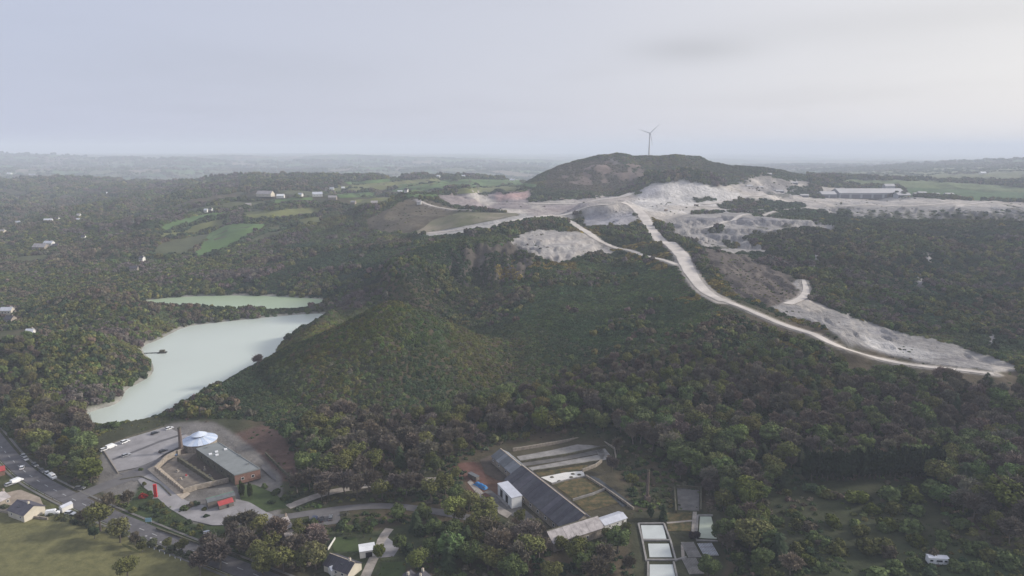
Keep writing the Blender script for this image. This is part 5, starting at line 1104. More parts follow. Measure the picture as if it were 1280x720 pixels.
def window(parent, x, y, z, w, h, rz, fm='white', pane='glass', name='window'):
    """frame standing 4 cm proud of the wall with its own pane; rz: direction the wall faces"""
    c, s = math.cos(rz), math.sin(rz); f = MB(); t_ = .09
    for (a0, a1, b0, b1) in ((-w / 2, w / 2, -h / 2, -h / 2 + t_), (-w / 2, w / 2, h / 2 - t_, h / 2), (-w / 2, -w / 2 + t_, -h / 2 + t_, h / 2 - t_), (w / 2 - t_, w / 2, -h / 2 + t_, h / 2 - t_)):
        f.box(-.02, .07, a0, a1, z + b0, z + b1, rz, (x, y))
    o = f.build(name, M[fm], parent); p = MB().box(-.02, .03, -w / 2 + t_, w / 2 - t_, z - h / 2 + t_, z + h / 2 - t_, rz, (x, y)).build('pane', M[pane], o); return o
def gable(name, label, cat, A, B, hw, ze, zr, wall='render', roof='slate', wins=(), chim=(), zb=0.0, over=.35, panels=0, panel_mats=None, door=None, group=None, skyl=(), hw2=None, verge=None, thick=.14):
    ax, ay, bx, by = A[0], A[1], B[0], B[1]; L = math.hypot(bx - ax, by - ay); rz = math.atan2(by - ay, bx - ax); hl = L / 2; hw2 = hw if hw2 is None else hw2
    r = empty(name, ((ax + bx) / 2, (ay + by) / 2, zb), rz, label, cat, group)
    w_ = MB(); V = [(-hl, -hw, -.4), (-hl, hw2, -.4), (-hl, hw2, ze), (-hl, 0, zr), (-hl, -hw, ze)]; V += [(-x, y, z) for x, y, z in V]
    w_.add(V, [(0, 4, 3, 2, 1), (5, 6, 7, 8, 9), (0, 5, 9, 4), (1, 2, 7, 6), (4, 9, 8, 3), (2, 3, 8, 7)]); w_.build('wall', M[wall], r)
    hx = hl + over; t_ = thick
    def slope(sgn, h_, x0, x1, m_, nm, dz=0.0):
        e = (sgn * (h_ + over), ze - over * (zr - ze) / h_ + .03 + dz); q = [(x0, 0, zr + .03 + dz), (x1, 0, zr + .03 + dz), (x1, e[0], e[1]), (x0, e[0], e[1])]
        V = q + [(a, b, c + t_) for a, b, c in q]; Fc = [(0, 1, 2, 3), (7, 6, 5, 4), (0, 4, 5, 1), (1, 5, 6, 2), (2, 6, 7, 3), (3, 7, 4, 0)]
        if sgn > 0: Fc = [f[::-1] for f in Fc]
        return MB().add(V, [f[::-1] for f in Fc]).build(nm, m_, r)
    roofo = None
    if panels:
        for sgn, h_ in ((-1, hw), (1, hw2)):
            for i in range(panels):
                x0 = -hx + 2 * hx * i / panels; x1 = -hx + 2 * hx * (i + 1) / panels
                o = slope(sgn, h_, x0 + .03, x1 - .03, M[random.choice(panel_mats or [roof])], 'roof_panel', random.choice((0, .03, .06)))
                roofo = roofo or o
        MB().box(-hx, hx, -.22, .22, zr + .12, zr + .3).build('ridge_cap', M[verge or roof], r)
    else:
        a_ = slope(-1, hw, -hx, hx, M[roof], 'roof'); slope(1, hw2, -hx, hx, M[roof], 'roof'); roofo = a_
        MB().box(-hx - .02, hx + .02, -.15, .15, zr + .1, zr + .24).build('ridge', M[verge or roof], r)
    for x, y in chim:
        zc = zr - abs(y) / hw * (zr - ze); c_ = MB().box(x - .4, x + .4, y - .35, y + .35, zc - .4, zr + 1.1).build('chimney', M[wall if wall != 'render' else 'cream'], r)
        MB().cyl((x, y), .16, .13, zr + 1.1, zr + 1.5, 8).build('chimney_pot', M['brick'], c_)
    for sd, p, z, w, h in wins:
        if sd == 'l': window(r, p, -hw, z, w, h, -math.pi / 2)
        elif sd == 'r': window(r, p, hw2, z, w, h, math.pi / 2)
        elif sd == 'a': window(r, -hl, p, z, w, h, math.pi)
        else: window(r, hl, p, z, w, h, 0)
    if door:
        sd, p, w, h, m_ = door
        y = -hw if sd == 'l' else hw2
        MB().box(p - w / 2, p + w / 2, (y - .06) if sd == 'l' else y - .02, (y + .02) if sd == 'l' else y + .06, 0, h).build('door', M[m_], r)
    for sx, f_ in skyl:
        y = -hw * f_; z = zr - f_ * (zr - ze) + .2; MB().box(sx - .5, sx + .5, y - .45, y + .45, z, z + .14).build('skylight', M['glass'], r)
    return r
W2 = lambda s, xs, z, w=1.0, h=1.1: [(s, x, z, w, h) for x in xs]

# --- drying works: the long slate roof and its neighbours
gable('drying_works', 'very long dark slate-roofed drying works with pale ridge, largest roof in the valley', 'building', w2(653,582,8), w2(731,643,8), 9.2, 3.5, 8.0, 'stone', 'slate', W2('l', [-20, -14, -8, -2, 4, 10, 16, 20], 1.9, 1.4, 1.3), panels=16, panel_mats=['slate', 'slate2', 'slate3'], hw2=5.5, verge='stone_pale')
gable('works_extension', 'narrower grey fibre-roofed range continuing the far end of the long slate roof', 'building', w2(626,559,7.2), w2(652.5,581,7.2), 5.0, 3.6, 6.3, 'stone', 'fibre', W2('l', [-9, -3, 4, 9], 2.2, 1.2, 1.2), panels=8, panel_mats=['fibre', 'fibre2'], hw2=4.0, verge='stone_pale')
gable('stone_workshop', 'pale stone-roofed workshop built across the near end of the long slate roof', 'building', w2(684,664,6.4), w2(746,645,6.4), 4.6, 3.8, 6.4, 'stone', 'stone_roof', W2('l', [-6, -1, 4], 1.9), panels=7, panel_mats=['stone_roof'], hw2=3.6, verge='stone_dark')
gable('long_shed', 'small shed with smooth pale grey metal roof right of the stone workshop', 'shed', w2(751,650,3.4), w2(778,641,3.4), 2.7, 2.5, 3.4, 'render', 'white_roof', W2('l', [-3, 1], 1.4, 1.0, .8), door=('l', 3.6, .9, 1.9, 'timber'))
gable('store_room', 'little stone store between the stone workshop and the pale metal-roofed shed', 'shed', w2(742,657,3.6), w2(748,651,3.6), 1.9, 2.6, 3.6, 'stone', 'stone_roof', W2('l', [0], 1.6, .8, .8))
# white box building with two dark doorways
a, b, c, d = w2(625,604,5), w2(634,603,5), w2(650,619,5), w2(642,622,5)
rx = empty('white_cabin', (w2(637,612,5)[0], w2(637,612,5)[1], 0), math.atan2(c[1] - b[1], c[0] - b[0]), 'white flat-roofed box cabin with two dark doorways against the slate roof', 'building')
MB().box(-7, 7, -2.4, 2.4, -.3, 5.0).build('wall', M['white'], rx); MB().box(-7.2, 7.2, -2.6, 2.6, 5.0, 5.2).build('roof', M['white_roof'], rx)
for x in (-3.2, 2.2): MB().box(x - 1.2, x + 1.2, -2.46, -2.38, .6, 3.9).build('doorway', M['dark'], rx)
MB().box(-5.5, 5, -3.8, -2.42, -.1, .5).build('plinth', M['concrete'], rx)
# blue tarpaulin heap, pallets
q = w2(601,608); r = empty('tarpaulin', (q[0], q[1], 0), -.75, 'bright blue tarpaulin over a stack in the works yard', 'tarpaulin')
f = MB(); n_ = 8
V = [(x * .85, y * .62, 1.5 * max(0, 1 - abs(y / 2.2) ** 2.5) * (1 - abs(x / 4.6) ** 6) + .12 * math.sin(x * 2.1 + y)) for y in np.linspace(-2.4, 2.4, 9) for x in np.linspace(-4.6, 4.6, 13)]
f.add(V, [(j * 13 + i, j * 13 + i + 1, (j + 1) * 13 + i + 1, (j + 1) * 13 + i) for j in range(8) for i in range(12)]); f.build('sheet', M['blue'], r); MB().box(-3.3, 3.3, -1.0, 1.0, -.1, .9).build('stack', M['timber'], r)
for i, (x, y, nm) in enumerate(((592,598,'long narrow grey hut behind the blue tarpaulin'), (608,622,'low brown crate in front of the blue tarpaulin'))):
    q = w2(x, y); r = empty('store_hut' if i == 0 else 'crate', (q[0], q[1], 0), -.8, nm, 'hut' if i == 0 else 'crate'); MB().box(-3 + i, 3 - i, -1, 1, -.1, 1.9 - i * .8).build('wall' if i == 0 else 'body', M['timber'], r); MB().box(-3.1 + i, 3.1 - i, -1.1, 1.1, 1.9 - i * .8, 2.0 - i * .8).build('roof' if i == 0 else 'lid', M['fibre' if i == 0 else 'redearth'], r)
# open red-earth kiln bed left of the long roof
patch('clay_yard', [(566,582),(592,577),(604,590)], [(572,596),(590,600),(612,612)], M['redearth'], 8, 6, .04, z=0.0, label='red brown yard left of the works')
patch('works_yard', [(600,575),(616,568),(640,592)], [(606,592),(620,600),(634,603)], M['earth'], 10, 8, .04, z=0.0, label='dark earth floor beside the long roof')
patch('works_track', [(588,600),(606,618),(626,634),(640,642)], [(584,603),(600,622),(620,640),(634,648)], M['path'], 12, 3, .05, z=0.0)
patch('works_yard', [(612,612),(625,622),(652,634),(672,650)], [(604,616),(622,634),(645,648),(664,660)], M['concrete_dark'], 12, 4, .045, z=0.0)
# settling pits: floors, then the walls between them
GZ = 0.0
def fl(top, bot, m, nm='pit_floor', lift=.05, label=None): return patch(nm, top, bot, M[m], 14, 4, lift, z=GZ, label=label)
fl([(646,571),(690,563),(738,552)], [(652,578),(700,570),(752,559)], 'concrete'); fl([(652,579),(700,571),(752,560)], [(656,583),(704,576),(756,566)], 'concrete_dark')
fl([(660,585),(704,577),(757,567)], [(668,590),(710,583),(752,577)], 'concrete'); fl([(669,591),(710,584),(735,580)], [(674,596),(712,590),(733,587)], 'rough')
fl([(676,597),(706,591),(729,589)], [(690,604),(710,599),(731,595)], 'claybed', 'clay_bed', .07, 'white clay bed')
fl([(692,606),(712,600),(733,597)], [(716,624),(738,616),(756,611)], 'rough'); fl([(718,627),(740,620),(758,614)], [(732,640),(756,634),(776,628)], 'rough')
fl([(736,594),(748,598)], [(778,634),(790,630)], 'darkwater', 'reservoir', .06, 'dark narrow reservoir'); fl([(738,552),(746,549)], [(752,576),(766,573)], 'concrete')
def wall_run(pxs, h, th, m, label, z=0.0, cat='wall', piers=0, group=None, name='stone_wall', cap=None, pm=None):
    P = [w2(x, y, z) for x, y in pxs]; o0 = P[0]; r = empty(name, (o0[0], o0[1], z), 0, label, cat, group)
    for i in range(len(P) - 1):
        (x1, y1), (x2, y2) = P[i], P[i + 1]; L = math.hypot(x2 - x1, y2 - y1); rz = math.atan2(y2 - y1, x2 - x1); n_ = max(1, int(L / 3.2))
        for k_ in range(n_):
            a0, a1 = L * k_ / n_, L * (k_ + 1) / n_; hh = h * random.uniform(.92, 1.06)
            MB().box(a0 + .01, a1 - .01, -th / 2, th / 2, -.3, hh, rz, (x1 - o0[0], y1 - o0[1])).build('wall_section', M[m], r)
        if cap: MB().box(0, L, -th / 2 - .1, th / 2 + .1, h * 1.07, h * 1.07 + .16, rz, (x1 - o0[0], y1 - o0[1])).build('coping', M[cap], r)
        if piers:
            for k_ in range(int(L / piers) + 1): MB().box(k_ * piers - .35, k_ * piers + .35, -th / 2 - .18, th / 2 + .18, -.3, h * 1.14, rz, (x1 - o0[0], y1 - o0[1])).build('pier', M[pm or m], r)
    return r
for pts, h_, th, m_, lb in [
    ([(641,564),(690,556),(739,547)], 1.6, .7, 'stone', 'farthest stone wall of the settling pits behind the long roof'),
    ([(651,579),(704,571),(757,560)], 1.4, .6, 'stone_dark', 'second wall of the settling pits, above the wide grey floor'),
    ([(667,591),(712,584),(750,578)], 1.3, .5, 'stone_dark', 'third wall of the settling pits, behind the white clay bed'),
    ([(690,606),(712,600),(732,596)], .7, .5, 'concrete', 'low pale kerb wall in front of the white clay bed'),
    ([(732,596),(757,612),(792,637)], 1.1, .6, 'stone', 'long pit wall running beside the dark reservoir'),
    ([(716,626),(740,619),(757,612)], 1.0, .5, 'concrete', 'cross wall dividing the two grassed pits'),
    ([(728,590),(744,584),(752,578)], 1.6, .6, 'stone', 'short stair wall at the right end of the white clay bed'),
    ([(746,548),(768,562),(770,574)], 1.2, .6, 'stone', 'wall round the top right corner of the settling pits'),
    ([(845,610),(876,612),(876,640)], 1.5, .6, 'stone_dark', 'back wall of the old stone yard above the tank beds'), ([(843,612),(845,642)], 1.5, .6, 'stone_dark', 'left side wall of the old stone yard')]:
    wall_run(pts, h_, th, m_, lb)
for i, (x, y) in enumerate(((690,597),(699,602),(714,597),(716,593),(724,594))):
    q = w2(x, y); f = MB(); k = 10; f.cyl((0, 0), .9, .5, 0, .5, k); o = f.build('clay_mound', M['stone_dark'], None); o.location = (q[0], q[1], .05); o.scale = (1.3, 1, 1)
    tag(o, ['dark round heap at the left end of the white clay bed', 'dark heap at the front edge of the white clay bed', 'dark heap in the middle of the white clay bed', 'dark heap at the back of the white clay bed', 'dark heap at the right end of the white clay bed'][i], 'heap')
patch('stone_yard', [(846,610),(874,613)], [(848,638),(874,639)], M['concrete_dark'], 6, 6, .05, z=GZ)
# chimneys
def stack(q, h, r0, r1, m, label, sq=False):
    r = empty('chimney_stack', (q[0], q[1], 0), .3, label, 'chimney'); MB().box(-r0 * 1.5, r0 * 1.5, -r0 * 1.5, r0 * 1.5, -.3, h * .16).build('plinth', M[m], r)
    MB().cyl((0, 0), r0, r1, h * .16, h * .95, 14).build('shaft', M[m], r); MB().cyl((0, 0), r1 * 1.2, r1 * 1.2, h * .95, h, 14).build('cap', M['stone_dark'], r); MB().cyl((0, 0), r1 * .7, r1 * .7, h - .05, h + .01, 12).build('flue', M['dark'], r)
stack(w2(809,626), 14.5, .72, .48, 'stackstone', 'tall slim stone works chimney behind the white tanks')
stack(w2(227,566), 13.6, 1.05, .7, 'stackstone', 'tapered stone chimney beside the round blue roof')
# white settling tanks
def pool(top, bot, m, lb, nm='tank_water'): patch(nm, top, bot, M[m], 6, 4, .08, z=GZ, label=lb)
pool([(801,657),(829,657)], [(804,674),(833,674)], 'tankwater', 'topmost white tank'); pool([(810,680),(836,680)], [(812,697),(840,697)], 'tankwater', 'middle white tank'); pool([(812,706),(841,706)], [(812,726),(845,726)], 'tankwater', 'lowest white tank'); pool([(875,646),(889,646)], [(873,673),(896,674)], 'pondwater', 'pale green pond')
for pts, lb in (([(798,655),(830,655)], 'back kerb of the topmost white tank'), ([(830,655),(838,676),(845,702)], 'long right kerb of the white tanks'), ([(798,655),(803,676),(808,702)], 'long left kerb of the white tanks'), ([(803,676),(837,676)], 'kerb between the topmost and the middle tank'), ([(806,700.5),(845,700.5),(858,697)], 'pale walkway wall between the middle and the lowest tank'), ([(842,703),(848,730)], 'right kerb of the lowest tank'), ([(810,703),(810,730)], 'left kerb of the lowest tank'),
    ([(872,645),(891,645)], 'back kerb of the pale green pond'), ([(872,645),(870.5,675)], 'left kerb of the pale green pond'), ([(870,676),(897,677)], 'front kerb of the pale green pond')):
    wall_run(pts, .5, .7, 'concrete', lb, name='tank_kerb', cat='kerb')
patch('garden_path', [(833,653),(866,650)], [(834,655),(866,652)], M['path'], 6, 2, .05, z=GZ); patch('garden_path', [(866,640),(871,640)], [(864,665),(870,665)], M['path'], 3, 6, .05, z=GZ); patch('garden_path', [(851,681),(855,681)], [(852,700),(856,700)], M['path'], 3, 6, .05, z=GZ)
patch('lawn', [(833,641),(865,641)], [(835,664),(863,664)], M['rough'], 6, 6, .04, z=GZ)
for (x0, x1, y0, y1, lb) in ((856,871,679,697,'farther pale sand drag of narrow parallel channels'), (857,874,699,718,'nearer pale sand drag of narrow parallel channels'), (876,893,680,695,'short sand drag with blue-grey channels by the pond')):
    A_, B_, C_, D_ = w2(x0, y0), w2(x1, y0), w2(x1 + 1, y1), w2(x0 + 1, y1); cx_, cy2 = (A_[0] + C_[0]) / 2, (A_[1] + C_[1]) / 2; wd, ht = abs(B_[0] - A_[0]), abs(A_[1] - D_[1]); r = empty('sand_drag', (cx_, cy2, 0), 0.05, lb, 'sand drag')
    MB().box(-wd / 2, wd / 2, -ht / 2, ht / 2, -.2, .08).build('bed', M['concrete_dark'], r); n_ = 9
    for i in range(n_ + 1): x = -wd / 2 + wd * i / n_; MB().box(x - .12, x + .12, -ht / 2, ht / 2, .08, .38).build('channel_wall', M['concrete' if x0 < 876 else 'white_roof'], r)
    for i in range(4): y = -ht / 2 + ht * i / 3; MB().box(-wd / 2 - .2, wd / 2 + .2, y - .12, y + .12, .385, .45).build('cross_beam', M['concrete'], r)

# --- museum: round clay-tank building, flat-roofed hall, roofless walls
q = w2(249.5,548,4.2); r = empty('round_tank_building', (q[0], q[1], 0), 0, 'round building with pale blue conical roof and raised cap', 'building')
MB().cyl((0, 0), 7.9, 7.9, -.3, 3.6, 32).build('wall', M['stone'], r)
for i in range(20):
    a0, a1 = 2 * math.pi * i / 20, 2 * math.pi * (i + 1) / 20 - .012; V = []
    for z0 in (0, .14):
        for a_, rr, zz in ((a0, 8.6, 3.55), (a1, 8.6, 3.55), (a1, 2.6, 5.5), (a0, 2.6, 5.5)): V.append((rr * math.cos(a_), rr * math.sin(a_), zz + z0 + (i % 2) * .03))
    MB().add(V, [(3, 2, 1, 0), (4, 5, 6, 7), (0, 1, 5, 4), (1, 2, 6, 5), (2, 3, 7, 6), (3, 0, 4, 7)]).build('roof_panel', M['domeA' if i % 2 or 8 < i < 14 else 'domeB'], r)
MB().cyl((0, 0), 2.7, 2.7, 5.2, 6.4, 20).build('lantern', M['dark'], r); MB().cyl((0, 0), 3.9, .15, 6.4, 8.1, 20).build('cap', M['domeB'], r); MB().tube((0, 0, 8.0), (0, 0, 8.8), .08).build('finial', M['steel'], r)
HZ = 4.7
hp_ = [w2(245,561,HZ), w2(273,553,HZ), w2(325,586,HZ), w2(293,594,HZ)]; cx_, cy2 = np.mean([p[0] for p in hp_]), np.mean([p[1] for p in hp_]); lp = [(p[0] - cx_, p[1] - cy2) for p in hp_]
r = empty('museum_hall', (cx_, cy2, 0), 0, 'long museum hall with flat grey felt roof and small white rooflights', 'building')
MB().prism(lp, -.3, HZ - .15).build('wall', M['stone_dark'], r); MB().prism([(x * 1.015, y * 1.015) for x, y in lp], HZ - .15, HZ).build('roof', M['felt'], r)
for i in range(4):
    (x1, y1), (x2, y2) = lp[i], lp[(i + 1) % 4]; L = math.hypot(x2 - x1, y2 - y1); MB().box(.2, L - .2, -.15, .15, HZ + .002, HZ + .25, math.atan2(y2 - y1, x2 - x1), (x1, y1)).build('parapet', M['felt'], r)
for x, y in ((263,568),(270.7,565),(271.3,569),(282,562)): p = w2(x, y, HZ); MB().box(-.7, .7, -.7, .7, HZ, HZ + .45, .5, (p[0] - cx_, p[1] - cy2)).build('rooflight', M['white'], r)
for x, y in ((300,570),(310,580),(258,560)): p = w2(x, y, HZ); MB().box(-.5, .5, -.35, .35, HZ, HZ + .6, .5, (p[0] - cx_, p[1] - cy2)).build('vent', M['felt'], r)
(x1, y1), (x2, y2) = lp[3], lp[2]; L = math.hypot(x2 - x1, y2 - y1); rz = math.atan2(y2 - y1, x2 - x1); MB().box(0, L, -.16, -.04, 0, HZ - .3, rz, (x1, y1)).build('gable_wall', M['brick'], r)
for t_ in (.3, .7): window(r, x1 + (x2 - x1) * t_ + .17 * math.sin(rz), y1 + (y2 - y1) * t_ - .17 * math.cos(rz), 2.2, 1.3, 1.3, rz - math.pi / 2)
(x1, y1), (x2, y2) = lp[0], lp[3]; rz = math.atan2(y2 - y1, x2 - x1)
for t_ in (.15, .32, .5, .68, .85): window(r, x1 + (x2 - x1) * t_, y1 + (y2 - y1) * t_, 2.2, 1.2, 1.3, rz - math.pi / 2, 'timber')
patch('courtyard', [(200,586),(224,568),(250,566)], [(230,613),(262,606),(290,600)], M['court'], 10, 10, .05, z=GZ); patch('courtyard', [(228,580),(246,566),(256,570)], [(266,603),(280,603),(290,600)], M['earth'], 10, 10, .075, z=GZ)
patch('pavement', [(184,587),(196,581)], [(228,625),(238,618)], M['stone_pale'], 6, 12, .14, z=GZ)
wall_run([(195,589),(211,602),(229,617)], 2.3, .6, 'stone', 'pale pillared front wall of the roofless museum yard', piers=2.4, pm='stone_pale', name='ruined_wall'); wall_run([(229,617),(246,611),(286,602)], 2.0, .8, 'stone', 'right end wall of the roofless museum yard', name='ruined_wall'); wall_run([(224,577),(244,590),(268,606)], 2.2, 1.0, 'stone_dark', 'mossy middle wall across the roofless museum yard', piers=4, name='ruined_wall')
wall_run([(195,588),(208,575),(222,568)], 2.4, .8, 'stone', 'left wall of the roofless museum yard below the chimney', name='ruined_wall'); wall_run([(222,569),(236,563),(245,562)], 2.6, .8, 'stone', 'back wall of the roofless museum yard beside the round roof', name='ruined_wall')
for i, (x, y) in enumerate(((226,600),(233,596),(222,590),(256,588),(262,596),(240,585))):
    q = w2(x, y); r = empty('museum_exhibit', (q[0], q[1], .05), i * .7, ['pale post machine in the left half of the roofless yard', 'small cart frame near the pillared wall', 'low trough by the left wall of the yard', 'tall pale standing stone by the museum hall', 'grey machine base near the right end wall', 'low plinth in the middle of the roofless yard'][i], 'exhibit')
    MB().box(-.9, .9, -.6, .6, 0, .4).build('base', M['concrete'], r); MB().box(-.35, .35, -.3, .3, .4, 1.2 + .8 * (i == 3)).build('body', M[['stone_pale', 'redroof', 'stone', 'stone_pale', 'concrete', 'stone'][i]], r)
q = w2(256,632); q2 = w2(291,623)
gable('entrance_shed', 'low grey timber shed with green-edged roof facing the museum forecourt', 'shed', w2(258,624,3.6), w2(292,615,3.6), 2.3, 3.0, 3.7, 'timber', 'fibre', (), verge='green', over=.15, hw2=1.6)
gable('ticket_shed', 'small grey shed with red lean-to roof at the right end of the green-edged shed', 'shed', w2(272,628,3.0), w2(290,622.5,3.0), 1.9, 2.1, 3.1, 'timber', 'redroof', (), over=.1, hw2=.5, door=('l', .5, 1.0, 1.7, 'dark'))
q = w2(281,630); r = empty('information_board', (q[0], q[1], 0), .25, 'red round-marked board leaning on the small red-roofed shed', 'board'); MB().box(-1.3, 1.3, -.05, .05, .1, 1.6).build('panel', M['red'], r); MB().cyl((0, 0), .4, .4, -.02, .02, 14).build('roundel', M['white'], r)
ro = r.children[-1]; ro.rotation_euler = (math.pi / 2, 0, 0); ro.location = (-.2, -.075, .9)
q = w2(195,622); r = empty('red_tower', (q[0], q[1], 0), .2, 'tall red upright column standing at the forecourt edge', 'column'); MB().box(-1.1, 1.1, -1.1, 1.1, -.2, .35).build('base', M['concrete'], r); MB().box(-.62, .62, -.45, .45, .35, 6.3).build('column', M['red'], r)
for z in (1.6, 3.2, 4.8): MB().box(-.7, .7, -.53, .53, z, z + .18).build('band', M['redroof'], r)
plant(*[*w2(180,622), 0, 3.0], 'shrub', np.array([.30, .03, .02]), 'red-leaved shrub left of the tall red column', 1.0)
plant(*[*w2(188,618), 0, 2.2], 'shrub', np.array([.06, .10, .03]), 'small green shrub between the red column and the red-leaved shrub', 1.0)
q = w2(186,655); r = empty('road_sign', (q[0], q[1], 0), .1, 'pale blue rectangular sign on two posts beside the road', 'sign'); MB().box(-1.2, 1.2, -.04, .04, 1.0, 2.7).build('board', M['sign'], r)
for x in (-.9, .9): MB().tube((x, .09, -.2), (x, .09, 2.6), .05).build('post', M['steel'], r)
q = w2(258,666); r = empty('picnic_table', (q[0], q[1], 0), .4, 'pale green picnic table on the bank below the forecourt', 'table'); MB().box(-1.1, 1.1, -.4, .4, .7, .76).build('top', M['domeB'], r)
for y in (-.75, .75): MB().box(-1.1, 1.1, y - .14, y + .14, .42, .47).build('seat', M['domeB'], r)
for x in (-.8, .8): MB().box(x - .05, x + .05, -.8, .8, .34, .42).build('leg', M['timber'], r); MB().box(x - .05, x + .05, -.1, .1, 0, .7).build('leg', M['timber'], r)
# surfaces of the museum
patch('car_park', [(128,560),(150,551),(180,542),(215,531),(250,527),(275,533)], [(146,590),(170,585),(192,577),(205,568),(222,560),(238,545)], M['gravel'], 30, 14, .035, z=GZ, label='grey gravel car park')
patch('car_park', [(150,592),(175,586),(195,578)], [(168,602),(186,594),(196,583)], M['asphalt_pale'], 12, 6, .03, z=GZ)
patch('forecourt', [(172,600),(188,592),(206,606),(232,626),(262,634),(295,624),(312,628),(332,640)], [(178,608),(196,622),(212,636),(236,650),(266,657),(300,656),(330,650),(346,646)], M['gravel'], 36, 10, .06, z=GZ, label='pale gravel forecourt')
patch('lawn', [(296,606),(318,606),(345,618)], [(304,636),(330,641),(362,634)], M['lawn'], 12, 10, .045, z=GZ)
patch('lawn', [(412,672),(446,672)], [(418,690),(450,690)], M['lawn'], 6, 6, .045, z=GZ); patch('lawn', [(478,703),(506,703)], [(472,726),(508,726)], M['lawn'], 6, 6, .045, z=GZ); patch('driveway', [(484,672),(500,684)], [(470,698),(492,696)], M['gravel'], 6, 6, .055, z=GZ)
patch('driveway', [(386,640),(424,636)], [(386,660),(426,654)], M['asphalt_pale'], 6, 5, .05, z=GZ)
patch('terrace', [(2,618),(25,612),(50,622)], [(0,640),(28,640),(56,636)], M['gold'], 8, 6, .05, z=GZ)
patch('parking_strip', [(140,574),(170,563),(200,551),(232,541)], [(141,576),(171,565),(201,553),(233,543)], M['asphalt'], 14, 1, .05, z=GZ); patch('parking_strip', [(160,590),(190,577),(215,566)], [(163,594),(193,581),(218,569)], M['asphalt'], 10, 1, .055, z=GZ)
wall_run([(128,559),(160,547),(190,538),(216,530),(250,526)], .5, .4, 'stone_dark', 'low dark kerb wall on the lake side of the car park', name='kerb_wall'); wall_run([(128,561),(148,592)], .4, .4, 'stone', 'low kerb wall at the left end of the car park', name='kerb_wall')
# kerbs and paint of the main road
P = ROADS['main']
def offset(P, off, w): Q_ = np.array(P); d_ = np.gradient(Q_[:, :2], axis=0); d_ /= np.linalg.norm(d_, axis=1)[:, None]; Q_[:, 0] += -d_[:, 1] * off; Q_[:, 1] += d_[:, 0] * off; Q_[:, 3] = w; return Q_
for off in (-5.6, 5.6):
    Q_ = offset(P, off, .9); o = ribbon('pavement', Q_, M['kerb'], .12)
    Q_ = offset(P, off * .93, .22); ribbon('kerb', Q_, M['stone_pale'], .10)
Pf = resample(P, 1.0)
def dashes(off, w, on, gap, i0, i1, nm, lb):
    f = MB(); i = i0
    Q_ = offset(Pf, off, w)
    while i + on < min(i1, len(Q_)):
        seg = Q_[i:i + on + 1]; d_ = seg[-1, :2] - seg[0, :2]; L = np.linalg.norm(d_); rz = math.atan2(d_[1], d_[0]); z = .075 + .0004 * seg[0, 1]; f.box(0, L, -w / 2, w / 2, z - .02, z, rz, (seg[0, 0], seg[0, 1])); i += on + gap
    o = f.build(nm, M['paint'], None); tag(o, lb, kind='structure')
dashes(0, .3, 3, 5, 2, len(Pf), 'road_marking', 'white dashed centre line'); dashes(-4.3, .16, 6, 1, 2, len(Pf), 'road_marking', 'edge line'); dashes(4.3, .16, 6, 1, 2, 110, 'road_marking', 'edge line')
j0 = int(np.argmin(np.hypot(Pf[:, 0] - w2(186,668)[0], Pf[:, 1] - w2(186,668)[1]))); j1 = int(np.argmin(np.hypot(Pf[:, 0] - w2(250,692)[0], Pf[:, 1] - w2(250,692)[1])))
dashes(-2.2, .7, 1, 2, j0, j1, 'road_marking', 'row of short white marks'); 
for side, (nm, g_) in zip((-1, 1), (('near', 'white bollards on the meadow side of the marked road'), ('far', 'x'))):
    if side > 0: continue
    Q_ = offset(Pf, -6.6, 1); jj = j0
    k_ = 0
    while jj < j1:
        o = MB().cyl((0, 0), .14, .12, -.1, .85, 8).build('bollard', M['white'], None); o.location = (Q_[jj, 0], Q_[jj, 1], 0); tag(o, 'short white bollard in the row beside the dashed road at the meadow edge', 'bollard', g_); jj += 3
